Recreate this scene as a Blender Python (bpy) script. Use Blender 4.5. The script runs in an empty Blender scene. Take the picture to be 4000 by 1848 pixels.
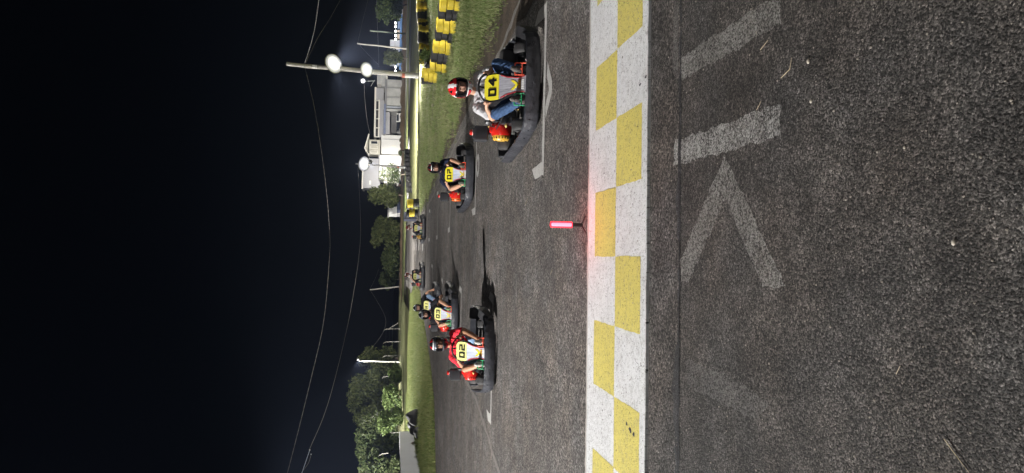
import bpy, math, random
import numpy as np
from mathutils import Vector, Matrix, Euler
random.seed(7); rng = np.random.default_rng(7)
R = math.radians
scene = bpy.context.scene
C = scene.collection

# ------------------------------------------------------------------ camera
EYE = 1.70; PITCH = R(9.5); ROLL = R(1.1); FPX = 2773.0
cam_d = bpy.data.cameras.new('camera'); cam = bpy.data.objects.new('camera', cam_d); C.objects.link(cam)
_f = Vector((0, math.cos(PITCH), -math.sin(PITCH))); _u = Vector((0, math.sin(PITCH), math.cos(PITCH))); _r = Vector((1, 0, 0))
_up = -_r * math.sin(ROLL) + _u * math.cos(ROLL); _rt = _r * math.cos(ROLL) + _u * math.sin(ROLL)
m = Matrix((-_up, _rt, -_f)).transposed().to_4x4(); m.translation = (0, 0, EYE)     # phone held upright, picture stored lying on its side
cam.matrix_world = m
cam_d.sensor_fit = 'HORIZONTAL'; cam_d.sensor_width = 36; cam_d.lens = 36 * FPX / 4000; cam_d.clip_start = .05; cam_d.clip_end = 2000
scene.camera = cam

# ------------------------------------------------------------------ world: night sky
world = bpy.data.worlds.new('World'); scene.world = world; world.use_nodes = True
wt = world.node_tree; bg = wt.nodes['Background']
sky = wt.nodes.new('ShaderNodeTexSky'); sky.sky_type = 'NISHITA'; sky.sun_disc = False
sky.sun_elevation = R(38); sky.sun_rotation = R(200); sky.altitude = 400
wt.links.new(sky.outputs[0], bg.inputs[0]); bg.inputs[1].default_value = 0.00026

# ------------------------------------------------------------------ exposure
vs = scene.view_settings; vs.view_transform = 'Standard'; vs.look = 'None'; vs.exposure = 0.0; vs.gamma = 1.0; vs.use_curve_mapping = False
scene.cycles.use_denoising = True
scene.cycles.max_bounces = 5; scene.cycles.diffuse_bounces = 3; scene.cycles.glossy_bounces = 2; scene.cycles.transparent_max_bounces = 12
scene.cycles.sample_clamp_indirect = 4.0
KEY_W = 53000; FILL_W = 1800; POLE_W = 42000; FAR_W = 90000; VERGE_W = 15000; BANK_W = 130000

# ------------------------------------------------------------------ survey: photo pixel -> place on level ground / at a distance
def ray(px, py):
    u = 924 - py; v = 2000 - px; c, s = math.cos(ROLL), math.sin(ROLL)
    u2 = u * c - v * s; v2 = u * s + v * c
    return Vector((u2 / FPX, math.cos(PITCH) + v2 / FPX * math.sin(PITCH), -math.sin(PITCH) + v2 / FPX * math.cos(PITCH)))
def gnd(px, py, z=0.0):
    d = ray(px, py); t = (z - EYE) / d.z; return Vector((d.x * t, d.y * t, z))
def at(px, py, Y):
    d = ray(px, py); t = Y / d.y; return Vector((d.x * t, Y, EYE + d.z * t))

# ------------------------------------------------------------------ materials
def new_mat(name):
    mt = bpy.data.materials.new(name); mt.use_nodes = True
    return mt, mt.node_tree, mt.node_tree.nodes['Principled BSDF']
class NT:
    def __init__(s, nt): s.nt = nt
    def n(s, typ, inputs=None, **kw):
        nd = s.nt.nodes.new('ShaderNode' + typ)
        for k, v in kw.items(): setattr(nd, k, v)
        for k, v in (inputs or {}).items():
            if isinstance(v, bpy.types.NodeSocket): s.nt.links.new(v, nd.inputs[k])
            else: nd.inputs[k].default_value = v
        return nd
    def math(s, op, a, b=0.5, clamp=False): return s.n('Math', {0: a, 1: b}, operation=op, use_clamp=clamp).outputs[0]
    def mix(s, f, a, b): 
        nd = s.nt.nodes.new('ShaderNodeMix'); nd.data_type = 'RGBA'
        for i, v in ((0, f), (6, a), (7, b)):
            if isinstance(v, bpy.types.NodeSocket): s.nt.links.new(v, nd.inputs[i])
            else: nd.inputs[i].default_value = v
        return nd.outputs[2]
    def ramp(s, f, stops):
        nd = s.nt.nodes.new('ShaderNodeValToRGB'); s.nt.links.new(f, nd.inputs[0]); e = nd.color_ramp.elements
        while len(e) < len(stops): e.new(0.5)
        for el, (p, c) in zip(e, stops): el.position = p; el.color = c if len(c) == 4 else (*c, 1)
        return nd.outputs[0]
    def noise(s, vec, scale, detail=4, rough=.55): return s.n('TexNoise', {'Vector': vec, 'Scale': scale, 'Detail': detail, 'Roughness': rough})
def c4(c, k=1): return (c[0] * k, c[1] * k, c[2] * k, 1)
_mats = {}
def mat(name, col, rough=.6, var=.25, scale=6, bump=0.0, bscale=40, metal=0.0, spec=.5, emit=None, es=0, island=False, coat=0, dist=.01):
    if name in _mats: return _mats[name]
    mt, nt, p = new_mat(name); T = NT(nt)
    pos = T.n('TexCoord').outputs['Object']
    nz = T.noise(pos, scale, 5)
    colr = T.mix(nz.outputs[0], c4(col, 1 - var), c4(col, 1 + var))
    if island:
        rd = T.n('NewGeometry').outputs['Random Per Island']
        colr = T.mix(rd, c4(col, .55), c4(col, 1.45))
    nt.links.new(colr, p.inputs['Base Color'])
    rr = T.n('MapRange', {0: nz.outputs[0], 3: max(rough - .12, 0.03), 4: min(rough + .12, 1)}).outputs[0]
    nt.links.new(rr, p.inputs['Roughness'])
    p.inputs['Metallic'].default_value = metal; p.inputs['Specular IOR Level'].default_value = spec
    if coat: p.inputs['Coat Weight'].default_value = coat
    if bump:
        b = T.noise(pos, bscale, 6, .6)
        bn = T.n('Bump', {'Strength': bump, 'Distance': dist, 'Height': b.outputs[0]}); nt.links.new(bn.outputs[0], p.inputs['Normal'])
    if emit:
        p.inputs['Emission Color'].default_value = c4(emit); p.inputs['Emission Strength'].default_value = es
    _mats[name] = mt
    return mt

def asphalt_nodes(T, base, stone=70., tone=1.0):
    pos = T.n('NewGeometry').outputs['Position']
    warp = T.noise(pos, 30, 2)
    off = T.n('VectorMath', {0: warp.outputs[1], 1: (.012, .012, .012)}, operation='MULTIPLY').outputs[0]
    pw = T.n('VectorMath', {0: pos, 1: off}, operation='ADD').outputs[0]
    flat = T.n('VectorMath', {0: pw, 1: (1, 1, 0)}, operation='MULTIPLY').outputs[0]
    v1 = T.n('TexVoronoi', {'Vector': flat, 'Scale': stone, 'Randomness': 1.0})
    v2 = T.n('TexVoronoi', {'Vector': flat, 'Scale': stone * 2.1, 'Randomness': 1.0})
    vi = T.n('SeparateColor', {0: v1.outputs['Color']}).outputs[0]
    vj = T.n('SeparateColor', {0: v2.outputs['Color']}).outputs[1]
    big = T.noise(pos, .55, 4, .6).outputs[0]; mid = T.noise(pos, 4.5, 5, .6).outputs[0]; patch = T.noise(pos, 42, 6, .78).outputs[0]
    d = T.math('SUBTRACT', 1.0, T.math('MULTIPLY', v1.outputs['Distance'], stone * .55 / 38 * 1.0 if False else 1.1), True)
    h = T.math('ADD', T.math('MULTIPLY', d, .7), T.math('MULTIPLY', vi, .9))
    h = T.math('ADD', h, T.math('MULTIPLY', vj, .35))
    h = T.math('ADD', h, T.math('MULTIPLY', patch, .9))
    tone_v = T.math('ADD', T.math('MULTIPLY', vi, .9), T.math('MULTIPLY', vj, .5))
    tone_v = T.math('ADD', tone_v, T.math('MULTIPLY', mid, .95))
    tone_v = T.math('ADD', tone_v, T.math('MULTIPLY', patch, 1.3))
    tone_v = T.math('ADD', tone_v, T.math('MULTIPLY', big, .8))
    f = T.n('MapRange', {0: tone_v, 1: 1.5, 2: 3.0, 3: 0, 4: 1}).outputs[0]
    col = T.ramp(f, [(0, c4(base, .05 * tone)), (.30, c4(base, .30 * tone)), (.49, c4(base, .88 * tone)), (.67, c4(base, 1.5 * tone)), (.85, c4(base, 2.6 * tone)), (1, c4(base, 5.0 * tone))])
    warmth = T.noise(pos, 1.3, 3).outputs[0]
    tint = T.ramp(warmth, [(.35, (.95, .98, 1.02)), (.65, (1.06, 1.0, .95))])
    mx = T.nt.nodes.new('ShaderNodeMix'); mx.data_type = 'RGBA'; mx.blend_type = 'MULTIPLY'; mx.inputs[0].default_value = 1
    T.nt.links.new(col, mx.inputs[6]); T.nt.links.new(tint, mx.inputs[7])
    return pos, mx.outputs[2], h
def asphalt(name, base, stone=70., bump=.8, dist=.006, streaks=False):
    mt, nt, p = new_mat(name); T = NT(nt)
    pos, col, h = asphalt_nodes(T, base, stone)
    if streaks:                                             # rubber and dust drawn out along the driving line
        st = T.n('VectorMath', {0: pos, 1: (1.1, .09, 0)}, operation='MULTIPLY').outputs[0]
        sn = T.noise(st, 1.6, 4, .6).outputs[0]
        col = T.mix(T.n('MapRange', {0: sn, 1: .38, 2: .72, 3: 0, 4: .5}).outputs[0], col, (.085, .075, .068, 1))
        dn = T.noise(pos, .23, 3).outputs[0]
        col = T.mix(T.n('MapRange', {0: dn, 1: .5, 2: .68, 3: 0, 4: .35}).outputs[0], col, (.035, .033, .034, 1))
    nt.links.new(col, p.inputs['Base Color']); p.inputs['Roughness'].default_value = .78; p.inputs['Specular IOR Level'].default_value = .35
    b = T.n('Bump', {'Strength': bump, 'Distance': dist, 'Height': h}); nt.links.new(b.outputs[0], p.inputs['Normal'])
    return mt
def worn_paint(name, paint, base, cover=.6, stone=70., bump=.8, dist=.006, crack=False, grain=60, soft=.25, pits=(.7, 1.0)):
    mt, nt, p = new_mat(name); T = NT(nt)
    pos, col, h = asphalt_nodes(T, base, stone)
    w1 = T.noise(pos, 3.2, 4, .6).outputs[0]; w2 = T.noise(pos, grain, 4, .7).outputs[0]
    k = T.math('ADD', T.math('MULTIPLY', w1, 1.15), T.math('ADD', T.math('MULTIPLY', w2, .8), T.math('MULTIPLY', h, .16)))
    mask = T.n('MapRange', {0: k, 1: 1.495 - cover - soft / 2, 2: 1.495 - cover + soft / 2, 3: 0, 4: 1}).outputs[0]
    mask = T.math('MULTIPLY', mask, T.n('MapRange', {0: h, 1: pits[0], 2: pits[1], 3: .1, 4: 1}).outputs[0])
    if crack:
        cv = T.n('TexVoronoi', {'Vector': T.n('VectorMath', {0: pos, 1: T.n('VectorMath', {0: T.noise(pos, 9, 4).outputs[1], 1: (.12, .12, 0)}, operation='MULTIPLY').outputs[0]}, operation='ADD').outputs[0], 'Scale': 3.4}, feature='DISTANCE_TO_EDGE')
        gate = T.n('MapRange', {0: T.noise(pos, 2.1, 3).outputs[0], 1: .56, 2: .66, 3: 0, 4: 1}).outputs[0]
        line = T.n('MapRange', {0: cv.outputs['Distance'], 1: .001, 2: .008, 3: 1, 4: 0}).outputs[0]
        mask = T.math('MULTIPLY', mask, T.math('SUBTRACT', 1.0, T.math('MULTIPLY', T.math('MULTIPLY', line, gate), .85)))
    shade = T.noise(pos, 1.7, 5, .65).outputs[0]; sp = T.noise(pos, 140, 3).outputs[0]
    grime = T.noise(pos, 22, 6, .75).outputs[0]
    pc = T.mix(T.math('ADD', T.math('MULTIPLY', shade, .65), T.math('MULTIPLY', sp, .35)), c4(paint, .72), c4(paint, 1.12))
    pc = T.mix(T.n('MapRange', {0: grime, 1: .50, 2: .74, 3: 0, 4: .55}).outputs[0], pc, c4((.16, .15, .14)))
    nt.links.new(T.mix(mask, col, pc), p.inputs['Base Color'])
    p.inputs['Roughness'].default_value = .7; p.inputs['Specular IOR Level'].default_value = .3
    b = T.n('Bump', {'Strength': bump, 'Distance': dist, 'Height': h}); nt.links.new(b.outputs[0], p.inputs['Normal'])
    return mt
ASPH = (.072, .066, .062)
M_TRACK = asphalt('asphalt_track', (.124, .1145, .107), 60, .9, .008, streaks=True)
M_APRON = asphalt('asphalt_apron', (.0615, .0565, .052), 130, 1.0, .0065)
M_STRIP = asphalt('asphalt_strip', (.070, .064, .059), 80, .9, .008)
M_FARROAD = mat('far_road', (.10, .10, .105), .7, .3, .3, .3, 8)
M_WHITEBAND = worn_paint('band_white', (.69, .70, .71), ASPH, .78, 95, .7, .005, True, 55, .2)
M_YELLOW = worn_paint('band_yellow', (.66, .57, .15), ASPH, .74, 95, .7, .005, True, 70, .25)
M_LINE = worn_paint('grid_line', (.50, .49, .47), ASPH, .83, 95, .5, .004)
M_OLDPAINT = worn_paint('old_paint', (.50, .495, .475), (.085, .08, .075), .36, 130, 1.0, .0065, False, 30, .35, (1.0, 1.7))
M_FAINT = worn_paint('faint_paint', (.34, .335, .315), (.075, .068, .061), .36, 130, 1.0, .0065, False, 26, .5, (1.0, 1.7))
M_FAINT2 = worn_paint('fainter_paint', (.20, .195, .185), (.066, .061, .057), .22, 130, 1.0, .0065, False, 20, .7, (1.0, 1.7))
M_EDGE = worn_paint('edge_line', (.22, .205, .19), (.10, .09, .08), .40, 95, .6, .005, False, 12, .5)
M_TAR = asphalt('tar', (.040, .040, .043), 210, .5, .003)
M_CONC = mat('pale_concrete', (.42, .39, .36), .8, .25, 14, .8, 60)

def ground_mat(name, a, b, c, scale=1.0):
    mt, nt, p = new_mat(name); T = NT(nt); pos = T.n('NewGeometry').outputs['Position']
    n1 = T.noise(pos, .35 * scale, 5, .65).outputs[0]; n2 = T.noise(pos, 5 * scale, 5, .7).outputs[0]; n3 = T.noise(pos, 38, 3, .7).outputs[0]
    f = T.math('ADD', T.math('MULTIPLY', n1, .5), T.math('ADD', T.math('MULTIPLY', n2, .35), T.math('MULTIPLY', n3, .3)))
    nt.links.new(T.ramp(f, [(.38, c4(a)), (.55, c4(b)), (.72, c4(c))]), p.inputs['Base Color'])
    p.inputs['Roughness'].default_value = .9; p.inputs['Specular IOR Level'].default_value = .15
    bp = T.n('Bump', {'Strength': .9, 'Distance': .04, 'Height': T.math('ADD', n2, n3)}); nt.links.new(bp.outputs[0], p.inputs['Normal'])
    return mt
M_TURF = ground_mat('turf', (.075, .085, .035), (.16, .175, .075), (.27, .245, .15))
M_DIRT = ground_mat('dirt', (.032, .026, .021), (.070, .055, .043), (.15, .115, .08), 4)
M_FIELD = ground_mat('field', (.045, .06, .02), (.085, .105, .035), (.14, .14, .07), .5)
def blade_mat(name, dark, mid, dry):
    mt, nt, p = new_mat(name); T = NT(nt); g = T.n('NewGeometry')
    n1 = T.noise(g.outputs['Position'], .6, 4, .6).outputs[0]
    f = T.math('ADD', T.math('MULTIPLY', g.outputs['Random Per Island'], .55), T.math('MULTIPLY', n1, .75))
    col = T.ramp(f, [(.25, c4(dark)), (.6, c4(mid)), (.95, c4(dry))])
    nt.links.new(col, p.inputs['Base Color']); p.inputs['Roughness'].default_value = .6; p.inputs['Specular IOR Level'].default_value = .25
    tr = T.n('BsdfTranslucent', {'Color': col}); mx = T.n('MixShader', {0: .3}); out = nt.nodes['Material Output']
    nt.links.new(p.outputs[0], mx.inputs[1]); nt.links.new(tr.outputs[0], mx.inputs[2]); nt.links.new(mx.outputs[0], out.inputs[0])
    return mt
M_BLADE = blade_mat('grass_blade', (.07, .125, .03), (.175, .235, .075), (.35, .33, .19))
M_BLADE_L = blade_mat('grass_blade_left', (.06, .10, .022), (.13, .17, .05), (.26, .25, .11))
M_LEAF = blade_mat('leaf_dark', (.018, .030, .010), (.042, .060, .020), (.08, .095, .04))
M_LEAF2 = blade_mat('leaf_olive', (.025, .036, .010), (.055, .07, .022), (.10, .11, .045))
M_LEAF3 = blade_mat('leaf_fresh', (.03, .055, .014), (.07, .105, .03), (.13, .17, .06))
M_BARK = mat('bark', (.10, .08, .06), .9, .4, 20, .6, 40)
M_WOOD = mat('pole_wood', (.33, .315, .29), .8, .3, 4, .6, 30)
M_POLEWHITE = mat('pole_white', (.62, .62, .58), .7, .15, 8)
M_POLERED = mat('pole_red', (.42, .10, .05), .7, .2, 8)
M_RUBBER = mat('rubber', (.022, .022, .024), .62, .3, 12, .3, 90)
M_RUBBERG = mat('rubber_worn', (.032, .031, .032), .72, .35, 10, .4, 120)
M_BUMPER = mat('bumper_plastic', (.034, .036, .044), .34, .6, 9, .9, 26, spec=.6, dist=.012)
M_BLACK = mat('black_plastic', (.012, .012, .013), .45, .2, 10)
M_FRAME = mat('frame_steel', (.02, .02, .022), .4, .2, 10, spec=.6)
M_STEEL = mat('bare_steel', (.42, .42, .43), .35, .2, 15, metal=.9)
M_RED = mat('engine_red', (.58, .018, .012), .28, .1, 6, coat=.4)
M_STARTY = mat('starter_yellow', (.62, .36, .05), .35, .12, 10)
M_STARTO = mat('starter_orange', (.75, .15, .03), .35, .1, 10)
M_STARTR = mat('starter_red', (.62, .03, .02), .35, .1, 10)
M_PEDR = mat('pedal_red', (.70, .085, .04), .45, .1)
M_PEDG = mat('pedal_green', (.03, .32, .13), .45, .1)
M_PLATEY = mat('plate_yellow', (.80, .70, .04), .4, .06, 6)
M_PLATEPALE = mat('plate_pale_yellow', (.78, .76, .28), .4, .08, 6)
M_INK = mat('ink_black', (.008, .008, .008), .5, .1)
M_WHITE = mat('white_plastic', (.75, .75, .75), .4, .08)
M_YHOSE = mat('hose_yellow', (.50, .36, .12), .5, .2)
M_REDPAINT = mat('red_decal', (.50, .04, .05), .4, .08)
def panel_mat(name, a, b, sc):
    mt, nt, p = new_mat(name); T = NT(nt); tc = T.n('TexCoord').outputs['Object']
    st = T.n('VectorMath', {0: tc, 1: (1, .06, .06)}, operation='MULTIPLY').outputs[0]
    f = T.noise(st, sc, 5, .8).outputs[0]
    nt.links.new(T.ramp(f, [(.33, c4(b)), (.5, c4(a)), (.66, c4(a, 1.25))]), p.inputs['Base Color']); p.inputs['Roughness'].default_value = .38
    return mt
M_PANEL = panel_mat('panel_striped', (.36, .36, .40), (.10, .10, .12), 60)
M_PANELP = panel_mat('panel_pale', (.50, .54, .64), (.33, .36, .44), 25)
def cloth(name, col, var=.2): return mat(name, col, .88, var, 7, .9, 18, spec=.2, dist=.03)
M_SKIN = mat('skin', (.50, .28, .185), .5, .12, 9, spec=.4)
M_SKIN2 = mat('skin_tan', (.36, .19, .115), .5, .12, 9, spec=.4)
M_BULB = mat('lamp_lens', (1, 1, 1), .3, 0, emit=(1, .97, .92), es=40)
M_GLOW1 = mat('glow_ring_inner', (1, 1, 1), .3, 0, emit=(1, .97, .93), es=2.2)  # these emissive rings paint a soft glow round each lamp core
M_GLOW2 = mat('glow_ring_mid', (.8, .8, .8), .3, 0, emit=(1, .96, .95), es=.95)
M_GLOW3 = mat('glow_ring_rim', (.6, .6, .65), .3, 0, emit=(.85, .88, 1), es=.28)
M_BULBS = mat('bulb_lens', (1, 1, 1), .3, 0, emit=(1, .97, .92), es=22)
M_LAMPBODY = mat('lamp_housing', (.25, .25, .25), .5, .1, metal=.4)
M_CABLE = mat('cable', (.13, .13, .135), .5, .2, 30)
M_GALV = mat('galvanised', (.50, .50, .50), .5, .2, 10, metal=.3)

# ------------------------------------------------------------------ mesh building
class MB:
    def __init__(s): s.v = []; s.f = []; s.mi = []
    def add(s, vs, fs, k=0):
        o = len(s.v); s.v += [tuple(v) for v in vs]; s.f += [tuple(i + o for i in f) for f in fs]; s.mi += [k] * len(fs); return s
    def box(s, c, size, rot=None, k=0, taper=(1, 1)):
        x, y, z = (q / 2 for q in size); P = []
        for dz, tx, ty in ((-z, 1, 1), (z, taper[0], taper[1])):
            P += [Vector((-x * tx, -y * ty, dz)), Vector((x * tx, -y * ty, dz)), Vector((x * tx, y * ty, dz)), Vector((-x * tx, y * ty, dz))]
        if rot is not None: P = [rot @ p for p in P]
        c = Vector(c)
        return s.add([p + c for p in P], [(3, 2, 1, 0), (4, 5, 6, 7), (0, 1, 5, 4), (1, 2, 6, 5), (2, 3, 7, 6), (3, 0, 4, 7)], k)
    def rbox(s, c, size, r=.02, rot=None, k=0, seg=3):        # box with rounded vertical edges and a softened rim
        x, y, z = size[0] / 2, size[1] / 2, size[2] / 2; ring = []
        for cx, cy, a0 in ((x - r, y - r, 0), (-x + r, y - r, 90), (-x + r, -y + r, 180), (x - r, -y + r, 270)):
            for i in range(seg + 1): a = R(a0 + 90 * i / seg); ring.append((cx, cy, math.cos(a), math.sin(a)))
        lv = [(-z, 0), (-z + r * .5, 1), (z - r * .5, 1), (z, 0)]; P = []
        for zz, o in lv:
            for cx, cy, a, b in ring: rr = r if o else r * .5; P.append(Vector((cx + a * rr, cy + b * rr, zz)))
        if rot is not None: P = [rot @ p for p in P]
        n = len(ring); c = Vector(c); F = [tuple(range(n - 1, -1, -1)), tuple(range(3 * n, 4 * n))]
        for L in range(3):
            for i in range(n): j = (i + 1) % n; F.append((L * n + i, L * n + j, (L + 1) * n + j, (L + 1) * n + i))
        return s.add([p + c for p in P], F, k)
    def tube(s, pts, rad, seg=8, k=0, closed=False, caps=True):
        pts = [Vector(p) for p in pts]; n = len(pts); rads = rad if isinstance(rad, (list, tuple)) else [rad] * n
        P = []; prev = None
        for i, p in enumerate(pts):
            a = pts[(i - 1) % n] if (closed or i > 0) else p; b = pts[(i + 1) % n] if (closed or i < n - 1) else p
            t = (b - a).normalized()
            if prev is None:
                prev = t.orthogonal().normalized()
            prev = (prev - t * prev.dot(t));
            prev = prev.normalized() if prev.length > 1e-6 else t.orthogonal().normalized()
            w = t.cross(prev)
            for j in range(seg): an = 2 * math.pi * j / seg; P.append(p + (prev * math.cos(an) + w * math.sin(an)) * rads[i])
        F = []; L = n if closed else n - 1
        for i in range(L):
            q = (i + 1) % n
            for j in range(seg): l = (j + 1) % seg; F.append((i * seg + j, i * seg + l, q * seg + l, q * seg + j))
        if not closed and caps: F += [tuple(range(seg - 1, -1, -1)), tuple(range((n - 1) * seg, n * seg))]
        return s.add(P, F, k)
    def lathe(s, prof, axis=(0, 0, 1), c=(0, 0, 0), seg=20, k=0, caps=True):
        ax = Vector(axis).normalized(); e1 = ax.orthogonal().normalized(); e2 = ax.cross(e1); c = Vector(c); P = []; n = len(prof)
        for r_, h_ in prof:
            for j in range(seg): a = 2 * math.pi * j / seg; P.append(c + ax * h_ + (e1 * math.cos(a) + e2 * math.sin(a)) * r_)
        F = []
        for i in range(n - 1):
            for j in range(seg): l = (j + 1) % seg; F.append((i * seg + j, i * seg + l, (i + 1) * seg + l, (i + 1) * seg + j))
        if caps: F += [tuple(range(seg - 1, -1, -1)), tuple(range((n - 1) * seg, n * seg))]
        return s.add(P, F, k)
    def prism(s, poly, thick, fr, k=0, back=True):            # poly in (s,t) laid in frame fr=(origin, e_s, e_t); thickness along the normal
        o, es, et = (Vector(q) for q in fr); nn = es.cross(et).normalized(); n = len(poly)
        a = [o + es * x + et * y + nn * thick for x, y in poly]; b = [o + es * x + et * y for x, y in poly]
        F = [tuple(range(n))] + ([tuple(range(2 * n - 1, n - 1, -1))] if back else [])
        for i in range(n): j = (i + 1) % n; F.append((i, n + i, n + j, j))
        return s.add(a + b, F, k)
    def ball(s, c, r, seg=12, rings=8, k=0):
        rx, ry, rz = r if isinstance(r, (tuple, list)) else (r, r, r); P = [(c[0], c[1], c[2] + rz)]; 
        for i in range(1, rings):
            t = math.pi * i / rings
            for j in range(seg): a = 2 * math.pi * j / seg; P.append((c[0] + rx * math.sin(t) * math.cos(a), c[1] + ry * math.sin(t) * math.sin(a), c[2] + rz * math.cos(t)))
        P.append((c[0], c[1], c[2] - rz)); F = []
        for j in range(seg): l = (j + 1) % seg; F.append((0, 1 + j, 1 + l)); F.append((len(P) - 1, 1 + (rings - 2) * seg + l, 1 + (rings - 2) * seg + j))
        for i in range(rings - 2):
            for j in range(seg): l = (j + 1) % seg; F.append((1 + i * seg + j, 1 + (i + 1) * seg + j, 1 + (i + 1) * seg + l, 1 + i * seg + l))
        return s.add(P, F, k)
    def mesh(s, name, mats, smooth=False):
        me = bpy.data.meshes.new(name); me.from_pydata(s.v, [], s.f); 
        for q in (mats if isinstance(mats, (list, tuple)) else [mats]): me.materials.append(q)
        if any(s.mi): me.polygons.foreach_set('material_index', s.mi)
        if smooth: me.polygons.foreach_set('use_smooth', [True] * len(s.f))
        me.update(); 
        if smooth:
            try: me.set_sharp_from_angle(angle=R(42))
            except Exception: pass
        return me
def obj(name, me, parent=None, loc=None, rot=None, mats=None):
    o = bpy.data.objects.new(name, me); C.objects.link(o)
    if parent is not None: o.parent = parent
    if loc is not None: o.location = loc
    if rot is not None: o.rotation_euler = rot
    if mats:
        for i, q in mats.items(): o.material_slots[i].link = 'OBJECT'; o.material_slots[i].material = q
    return o
def tag(o, label=None, cat=None, group=None, kind=None):
    if label: o['label'] = label
    if cat: o['category'] = cat
    if group: o['group'] = group
    if kind: o['kind'] = kind
    return o
def empty(name, loc, rz=0): 
    o = bpy.data.objects.new(name, None); C.objects.link(o); o.location = loc; o.rotation_euler = (0, 0, rz); o.empty_display_size = .2; return o
def sheet(name, pts, z, mt, kind='structure', parent=None, jit=0, sub=0):
    P = []
    n = len(pts)
    for i in range(n):
        a = Vector((pts[i][0], pts[i][1])); b = Vector((pts[(i + 1) % n][0], pts[(i + 1) % n][1])); k = max(1, int((b - a).length / sub)) if sub else 1
        for q in range(k):
            p = a.lerp(b, q / k)
            if jit: p += Vector((random.uniform(-jit, jit), random.uniform(-jit, jit)))
            P.append((p.x, p.y, z))
    me = bpy.data.meshes.new(name); me.from_pydata(P, [], [tuple(range(len(P)))]); me.materials.append(mt); me.update()
    if me.polygons[0].normal.z < 0: me.flip_normals()
    o = obj(name, me, parent)
    if kind: o['kind'] = kind
    return o

# ------------------------------------------------------------------ ground
sheet('ground', [(-500, -60), (500, -60), (500, 900), (-500, 900)], -.02, M_FIELD)
RIGHT = [(6.0, -30), (4.5, 5), (3.95, 9), (3.9, 11.6), (3.85, 13.6), (3.6, 16.9), (3.3, 19.5), (2.95, 26.9), (2.2, 34.2), (1.6, 44), (1.9, 60), (3.5, 95)]
LEFT = [(-9, 106), (-6.6, 90), (-4.4, 62), (-3.5, 50), (-3.3, 44.6), (-4.6, 37.5), (-5.6, 30.5), (-6.4, 27.8), (-8.6, 26.0), (-14, 25.2), (-60, 24.5), (-60, -30)]
track = sheet('race_track', RIGHT + LEFT, 0.0, M_TRACK)
sheet('dirt_verge', [(3.0, 9), (4.6, 5), (6.2, 5), (5.2, 11), (4.6, 16), (4.1, 20), (3.5, 27), (2.9, 34.2), (2.2, 44), (1.55, 44), (1.9, 34.2), (2.55, 26.9), (2.85, 19.5), (3.1, 15)], .004, M_DIRT, jit=.06, sub=.5)
# the paler dust line at the track's right edge, the worn white line at its left
def ribbon(name, pts, w, z, mt, jit=0, parent=None, kind='structure'):
    L = []; Rr = []
    pts = [Vector((p[0], p[1])) for p in pts]; fine = []
    for a, b in zip(pts, pts[1:]):
        k = max(1, int((b - a).length / .25))
        fine += [a.lerp(b, i / k) for i in range(k)]
    fine.append(pts[-1])
    for i, p in enumerate(fine):
        t = (fine[min(i + 1, len(fine) - 1)] - fine[max(i - 1, 0)]).normalized(); n = Vector((-t.y, t.x))
        ww = w * (1 + random.uniform(-jit, jit)); c = p + n * random.uniform(-jit, jit) * w * .4
        L.append((*(c + n * ww / 2), z)); Rr.append((*(c - n * ww / 2), z))
    n = len(L); me = bpy.data.meshes.new(name); me.from_pydata(L + Rr, [], [(i, i + 1, n + i + 1, n + i) for i in range(n - 1)]); me.materials.append(mt); me.update()
    if me.polygons[0].normal.z < 0: me.flip_normals()
    o = obj(name, me, parent)
    if kind: o['kind'] = kind
    return o
ribbon('edge_line', [(4.2, 5), (3.5, 9), (3.26, 10.3), (3.09, 11.3), (2.78, 15.6), (2.36, 23.5), (1.75, 31), (1.2, 42)], .12, .008, M_EDGE, .5)
ribbon('edge_line', [(-4.3, 7), (-3.75, 10.5), (-3.45, 12.5), (-3.27, 14.1), (-3.33, 17.4), (-3.52, 25), (-4.0, 34), (-4.1, 40)], .10, .006, M_EDGE, .45)

# far loops of the circuit on the infield and the ground in front of the buildings
sheet('far_track', [(3, 88), (12, 84), (24, 92), (40, 98), (60, 104), (60, 113), (40, 106), (24, 101), (12, 94), (4, 97)], -.008, M_FARROAD)
sheet('far_track', [(10, 118), (30, 121), (60, 126), (60, 132), (30, 127), (8, 124)], -.008, M_FARROAD)
sheet('dirt_path', [(-3.5, 84), (-10, 70), (-17, 62), (-40, 54), (-40, 59), (-18, 69), (-11, 80), (-5, 92)], -.008, M_DIRT, jit=.1, sub=2)
sheet('gravel_patch', [gnd(1585, 1092)[:2], gnd(1588, 1118)[:2], gnd(1598, 1128)[:2], gnd(1607, 1122)[:2], gnd(1604, 1106)[:2], gnd(1594, 1098)[:2]], .006, M_CONC)
# pale dusty band where the track bends away
M_DUST = mat('dusty_asphalt', (.26, .24, .225), .85, .4, 1.2, .4, 10)
sheet('dusty_bend', [(-5.5, 66), (-3.8, 58), (2.2, 62), (3.2, 86), (-5, 88)], .005, M_DUST, jit=.15, sub=2)

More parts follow.
